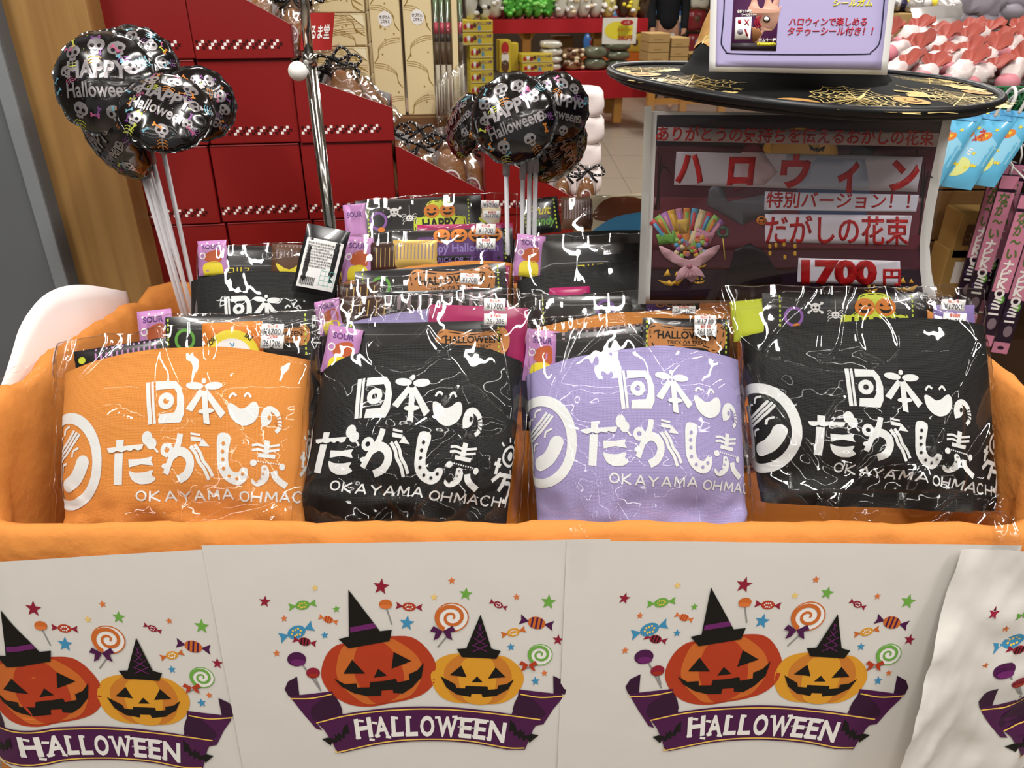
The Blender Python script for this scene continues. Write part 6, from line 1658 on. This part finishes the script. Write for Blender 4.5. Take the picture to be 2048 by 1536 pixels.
skin('trousers', tr_, [(0, 1), (1, 2), (2, 3), (0, 4), (4, 5), (5, 6)], mat('#15161A', .8), t)
m = MB(); m.ball(P(0, .01, 1.66), .10, .11, .10, m_hair, 16, 10); m.build('hair', t)
for k, s in enumerate((-1, 1)):
    for j in range(5):
        m = None
m = MB(); m.ball(P(.05, -.145, .83), .035, .006, .045, mat('#B9B9B5', .5), 10, 8); m.build('badge', t)

# ================================================================ far display of colourful packs
fo, fr2, fd = gframe(1400, 60, 11.8, 0)
t = thing('far_display', 'far orange-fronted display rack filled with colourful packs', 'rack', (fo.x + .2, 12.0, 0))
m = MB(); m.box((fo.x - 1.6, 11.9, 0), (fo.x + 4.4, 12.4, .50), mat('#C8641E', .6), bev=.01); m.build('base', t)
for z in (.78, 1.06, 1.34): 
    m = MB(); m.box((fo.x - 1.6, 11.95, z), (fo.x + 4.4, 12.4, z + .02), mat('#7A4A2A', .6)); m.build('shelf', t)
FCOL = ['#B5502A', '#C9A23A', '#3E6FB0', '#C4C2C0', '#8A2A2E', '#D8732E', '#5B8FB8', '#E0D9C8', '#6A4A38']
r_ = random.Random(21)
for lv, z in enumerate((.50, .80, 1.08, 1.36)):
    for k in range(13):
        x = fo.x - 1.45 + k * .29 + r_.uniform(-.03, .03)
        col = mat(FCOL[(k * 4 + lv * 2 + r_.randrange(3)) % 9], .25, coat=.5)
        m = MB()
        L = (.13, .06, .125)
        f = lambda p: Vector(tuple(math.copysign(min(abs(c), .75 * l) / .75, c) for c, l in zip(p, L))) * (1 + .14 * fbm(p.x * 12 + k, p.z * 12, lv))
        m.ball((x, 11.97, z + .125), *L, col, 14, 10, f); m.ball((x + r_.uniform(-.04, .04), 11.915, z + .14), .05, .02, .05, mat(FCOL[r_.randrange(9)], .3), 8, 6)
        tag(m.build('snack_bag'), 'colourful glossy snack bag on the far rack beyond the person', 'snack bag', 'snack bags on the far rack')

# ================================================================ aisle fixture beside the poster
RX0 = PY(1775, 160, 1.86).x
zS = PY(1900, 168, 1.86).z - .012
t = thing('aisle_fixture', 'dark wooden display fixture carrying bagged sweets along the aisle', 'display fixture', (RX0 + .55, 2.2, 0))
m_dw = mat('#3A2616', .55, name='dark_wood')
m = MB(); m.box((RX0 - .02, 1.86, zS - .03), (RX0 + 1.6, 2.75, zS), m_dw, bev=.003); m.build('top_board', t)
m = MB(); m.box((RX0 + .02, 2.40, 0), (RX0 + 1.6, 2.44, zS - .03), m_dw); m.build('back_panel', t)
m = MB(); m.box((RX0, 1.98, 0), (RX0 + .03, 2.40, zS - .03), m_dw); m.build('side_panel', t)
m = MB(); m.box((RX0 + .03, 1.95, .36), (RX0 + 1.6, 2.40, .40), m_dw); m.build('lower_board', t)
# dark drawers / cartons stacked under the board
for k in range(5):
    z0 = .40 + k * .135
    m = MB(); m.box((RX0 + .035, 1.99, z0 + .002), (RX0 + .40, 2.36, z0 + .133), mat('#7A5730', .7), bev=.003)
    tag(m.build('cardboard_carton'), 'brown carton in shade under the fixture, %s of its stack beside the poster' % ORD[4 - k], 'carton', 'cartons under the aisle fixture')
for k, (px, py, w_, h_) in enumerate(((1948, 470, .10, .12), (1928, 545, .12, .13), (1950, 640, .16, .10))):
    p = PY(px, py, 1.90); m = MB(); m.box((p.x - w_ / 2, 1.89, p.z - h_ / 2), (p.x + w_ / 2, 1.97, p.z + h_ / 2), mat('#A8854C', .65) if k < 2 else mat('#B9B4AA', .6), bev=.003)
    a = Art(); a.rect(p.x - w_ * .3, p.z - h_ * .2, p.x + w_ * .25, p.z + h_ * .25, m_wht if k == 1 else m_mud, 1)
    if k == 0: a.text('こわれもの', p.x - w_ * .26, p.z - .01, .018, m_card2, 2, w=w_ * .46)
    m.art(a, lambda x, y, h: Vector((x, 1.89 - h, y)), eps=.0008)
    tag(m.build('cardboard_carton'), ('small carton with printed marks behind the hanging gum boxes', 'small carton with a white slip beside the hanging gum boxes', 'pale carton low beneath the hanging gum boxes')[k], 'carton')
# support for those three: a narrow rack
q = MB(); pz = PY(1950, 640, 1.90)
q.box((RX0 + .06, 1.885, .36), (RX0 + .60, 1.975, pz.z - .05), m_dw); q.build('front_ledge', t)
# green net rack with white hooks
m_net = mat('#1E5A34', .5, name='green_plastic'); m_hook = mat('#D8D6D2', .35)
x0 = PY(1890, 190, 1.80).x; x1 = x0 + .62; z1 = zS + .012; z0 = PY(1960, 232, 1.80).z
t = thing('net_rack', 'green plastic net strip along the fixture edge above the blue bags', 'rack', (x0 + .3, 1.80, z0))
m = MB()
n = 24
for k in range(n):
    xa_ = x0 + (x1 - x0) * k / n; dx = (x1 - x0) / n
    for e in (0, 1): m.tube([(xa_ + (dx if e else 0), 1.80, z0), (xa_ + dx / 2, 1.795, (z0 + z1) / 2), (xa_ + (0 if e else dx), 1.80, z1)], .0026, m_net, 6)
for z in (z0, (z0 + z1) / 2, z1): m.tube([(x0, 1.80, z), (x1, 1.80, z)], .0034, m_net, 6)
m.box((x0, 1.812, z0), (x1, 1.86, z1 - .013), m_net)
m.build('net', t)
HK = [(1915, 232), (1950, 228), (1986, 232), (2012, 222), (2034, 226)]
m_blue = mat('#5FB2D8', .28, coat=.5, name='blue_snack_film')
def blue_art(a, w, h):
    r_ = random.Random(int(w * 9999))
    a.poly([(-w * .5, -h * .1), (w * .1, h * .25), (w * .5, h * .1), (w * .5, -h * .2), (0, -h * .15)], mat('#8FCBE6', .4), 1)
    a.text('ラムネ', -w * .36, h * .08, h * .14, m_red, 2, w=w * .5, bold=.03, rot=.35); a.ell(w * .05, h * .2, w * .16, h * .06, m_ora, 2, rot=.4); a.ell(-w * .12, -h * .22, w * .26, h * .13, mat('#D8DC8A', .4), 2); a.text('グミ', -w * .3, -h * .05, h * .08, m_wht, 2, w=w * .3, bold=.03)
    for k in range(9): a.star(w * r_.uniform(-.42, .42), h * r_.uniform(-.4, .42), w * .06, m_yel, 3, rot=.2)
    a.rect(-w * .5, h * .43, w * .5, h * .5, m_ltb, 2)
hnum = ('first', 'second', 'third', 'fourth', 'fifth')
for k, (px, py) in enumerate(HK):
    Yh = 1.70 + .012 * (k % 2); p = PY(px, py, Yh); top_ = Vector((p.x, 1.795, z0 + .02))
    m = MB(); m.tube(cr([top_, (p.x + .004, 1.76, z0 + .030), (p.x + .006, Yh + .01, p.z + .045), (p.x + .004, Yh - .012, p.z + .03), (p.x, Yh - .006, p.z)], 6), .0036, m_hook, 8)
    m.build('hook', t)
    m = MB()
    cx = p.x - .012; R_ = Vector((.93, -.38, -.05)).normalized(); U_ = Vector((.40, .10, .90)).normalized(); N_ = R_.cross(U_).normalized()
    w_, h2 = .086, .165
    c = Vector((cx - .006, Yh + .012, p.z - h2 * .46))
    a = Art(); blue_art(a, w_, h2)
    pillow(m, lambda x, y, z: c + R_ * x + U_ * y + N_ * z, w_, h2, .014, m_blue, a)
    tag(m.build('snack_bag'), 'blue snack bag with yellow stars hanging from the green net, %s from the poster' % hnum[k], 'snack bag', 'blue snack bags on the net')
# long purple hanging packs
m_grape = mat('#8A4F70', .35, coat=.4, name='grape_wrapper'); m_gdk = mat('#241426', .35); m_gpk = mat('#C07A92', .4)
def grape(a, w, h):
    a.rect(-w * .5, -h * .5, w * .5, h * .5, m_gpk, 0); a.rect(-w * .5, -h * .42, w * .5, -h * .12, m_gdk, 1); a.rect(-w * .5, h * .40, w * .5, h * .42, m_gdk, 1)
    for k, ch in enumerate('なが〜い'): a.text(ch, 0, h * (.33 - k * .075), w * .62, mat('#4E6A2E', .5), 2, align='c', w=w * .62, bold=.03)
    for k, ch in enumerate('ナビKOミニ'): a.text(ch, 0, h * (.03 - k * .062), w * .60, m_wht if k < 4 else C_WH, 3, align='c', w=w * .60, bold=.04)
    a.ell(w * .1, -h * .34, w * .26, h * .04, mat('#7A6A72', .4), 2); a.ell(-w * .12, -h * .22, w * .3, h * .03, mat('#3A2A4A', .4), 2); a.ell(w * .2, -h * .17, w * .2, h * .03, m_grn, 2); a.ell(0, -h * .46, w * .2, h * .012, m_gdk, 2)
for k, (px, top_y, Yp) in enumerate(((2004, 330, 1.80), (2022, 352, 1.74), (2040, 330, 1.80), (2060, 392, 1.68), (2078, 360, 1.74), (2094, 410, 1.68))):
    p = PY(px, top_y, Yp); w_, h2 = .034, .36
    a = Art(); grape(a, w_, h2); m = MB()
    R_ = Vector((.92, -.39, 0)); N_ = Vector((-.39, -.92, 0)); c = Vector((p.x, Yp, p.z - h2 / 2))
    M4 = lambda x, y, z: c + R_ * x + Vector((0, 0, 1)) * y + N_ * z
    vs = [M4(x, y, z) for z in (-.020, 0) for y in (-h2 / 2, h2 / 2) for x in (-w_ / 2, w_ / 2)]
    m.add(vs, [(0, 2, 3, 1), (4, 5, 7, 6), (0, 1, 5, 4), (2, 6, 7, 3), (0, 4, 6, 2), (1, 3, 7, 5)], m_gdk)
    m.art(a, lambda x, y, h: M4(x, y, h + .0003), eps=.0003)
    m.tube([M4(0, h2 / 2, -.01), M4(0, h2 / 2 + .02, -.01), (p.x, 1.83, p.z + .06), (p.x, 1.86, p.z + .06)], .0022, m_hook, 6)
    tag(m.build('gum_box'), 'long pink and purple hanging gum box, %s from the poster' % ('first', 'second', 'third', 'fourth', 'fifth', 'sixth')[k], 'gum box', 'hanging gum boxes')
# organza sweet bundles
m_wf = mat('#D9C9C6', .4, coat=.3, name='pale_sheer_bag'); m_pink2 = mat('#C9808A', .45); m_redg = mat('#9C463A', .5, name='red_organza'); m_gold4 = mat('#D9B25A', .25, metal=.8); m_plum = mat('#3E1F2E', .5); m_grey2 = mat('#8E8790', .45)
def bundle(p, dirv, L, label, body, tip, fan, seed, wide=1.0):
    d_ = Vector(dirv).normalized(); X = d_.cross(Vector((0, 0, 1))).normalized(); Yv = X.cross(d_)
    t = thing('sweet_bundle', label, 'sweets bundle', Vector(p), 'tied sheer sweet bundles')
    F = lambda r, th, s: Vector(p) + d_ * s * L + (X * math.cos(th) + Yv * math.sin(th)) * r * L
    def prof(s): return .16 * wide * math.sin(math.pi * min(1, max(0, .08 + s * .92))) ** .7 + .015
    m = MB()
    m.grid(lambda i, j: F(prof(j) if False else prof(j) * (1 + .5 * fbm(math.cos(6.283 * i) * 3 + seed, j * 4, math.sin(6.283 * i) * 3)), 6.283 * i, -j * .8), 16, 12, body, cu=True)
    m.ball(F(.05 * wide, seed, -.62), .19 * L * wide, .19 * L * wide, .20 * L, tip, 10, 8)
    m.build('sheer_bag', t)
    m = MB()
    def fn(i, j):
        ang = (i - .5) * 2.7; r_ = .04 + .44 * j * (1 - .45 * abs(2 * i - 1) ** 2)
        return Vector(p) + d_ * (r_ * math.cos(ang)) * L + X * (r_ * math.sin(ang)) * L + Yv * (.035 * math.sin(i * 24 + seed) * j + .10 * j * j) * L
    m.grid(fn, 26, 5, fan); m.build('gathered_top', t)
    m = MB(); m.ball(p, .035 * L, .035 * L, .035 * L, m_gold4, 8, 6); m.build('tie', t)
r_ = random.Random(8)
k = 0
zrow = zS
for row, (Yr, zoff, n) in enumerate(((1.90, .020, 9), (1.97, .040, 9), (2.05, .062, 9), (2.14, .085, 9))):
    for i in range(n):
        x = RX0 + .06 + i * .068 + (row % 2) * .034 + r_.uniform(-.015, .015)
        L = .105
        dv = (r_.uniform(.35, .8), r_.uniform(.1, .5), r_.uniform(.25, .6))
        d_ = Vector(dv).normalized()
        bundle(Vector((x, Yr, zrow + zoff + .5 * L * d_.z)), dv, L, 'red-topped pink sheer sweet bundle, %s in the %s row' % (('first', 'second', 'third', 'fourth', 'fifth', 'sixth', 'seventh', 'eighth', 'ninth')[i], ('outermost', 'second', 'third', 'innermost')[row]), m_wf, m_pink2, m_redg, k * 1.7, 1.35); k += 1
for i in range(4):
    x = RX0 + .40 + i * .14; L = .15
    bundle(Vector((x, 2.30, zrow + .21 + .02 * (i % 2))), (r_.uniform(-.5, .2), -.3, .8), L, 'grey sheer sweet bundle with dark plum top, %s along the back of the fixture' % ('first', 'second', 'third', 'fourth')[i], m_grey2, m_grey2, m_plum, k * 1.7, 1.9); k += 1
m = MB(); m.box((RX0 + .30, 2.24, zrow), (RX0 + 1.2, 2.40, zrow + .07), m_card); tag(m.build('cardboard_tray'), 'low cardboard tray under the grey sweet bundles', 'tray')
# open carton with silver packs
p0 = PY(1770, 130, 2.52); p1 = PY(1950, 26, 2.52)
m = MB(); m.box((p0.x - .05, 2.50, zrow + .0), (p1.x, 2.75, p1.z), m_card2, bev=.003); m.box((p0.x + .10, 2.497, zrow + .01), (p0.x + .103, 2.50, p1.z - .01), m_card)
tag(m.build('cardboard_carton'), 'big plain cardboard carton behind the red-topped bundles', 'carton')
for i in range(7):
    x = p0.x - .02 + i * .045; m = MB()
    c = Vector((x, 2.56 + .04 * (i % 2), p1.z + .022)); mm = (m_silv, mat('#3A3550', .3, metal=.3), m_silv, m_gold)[i % 4]
    L = (.042, .06, .028)
    f = lambda p: p * (1 + .3 * fbm(p.x * 50 + i, p.y * 50, p.z * 50))
    m.ball(c, *L, mm, 14, 10, f); m.ball(c + Vector((.01, -.05, .004)), .016, .012, .014, m_yel if i % 2 else m_wht, 8, 6)
    tag(m.build('foil_pack'), 'crumpled foil snack pack on the big cardboard carton, %s from the lilac sign' % ('first', 'second', 'third', 'fourth', 'fifth', 'sixth', 'seventh')[i], 'foil pack', 'foil packs on the carton')
for i in range(3):
    c = Vector((p0.x + .10 + .03 * i, 2.40 - .05 * i, zrow + .135 - .028 * i)); m = MB()
    pillow(m, lambda x, y, z: c + Vector((1, .1, .02)) * x + Vector((0, .6, .5)) * y + Vector((0, -.5, .8)) * z, .22, .08, .012, m_silv)
    tag(m.build('foil_pack'), 'flat silver foil pack lying before the big carton, %s' % ('topmost', 'middle', 'lowest')[i], 'foil pack', 'flat foil packs')
print('OBJECTS BUILT', len(COL.objects))
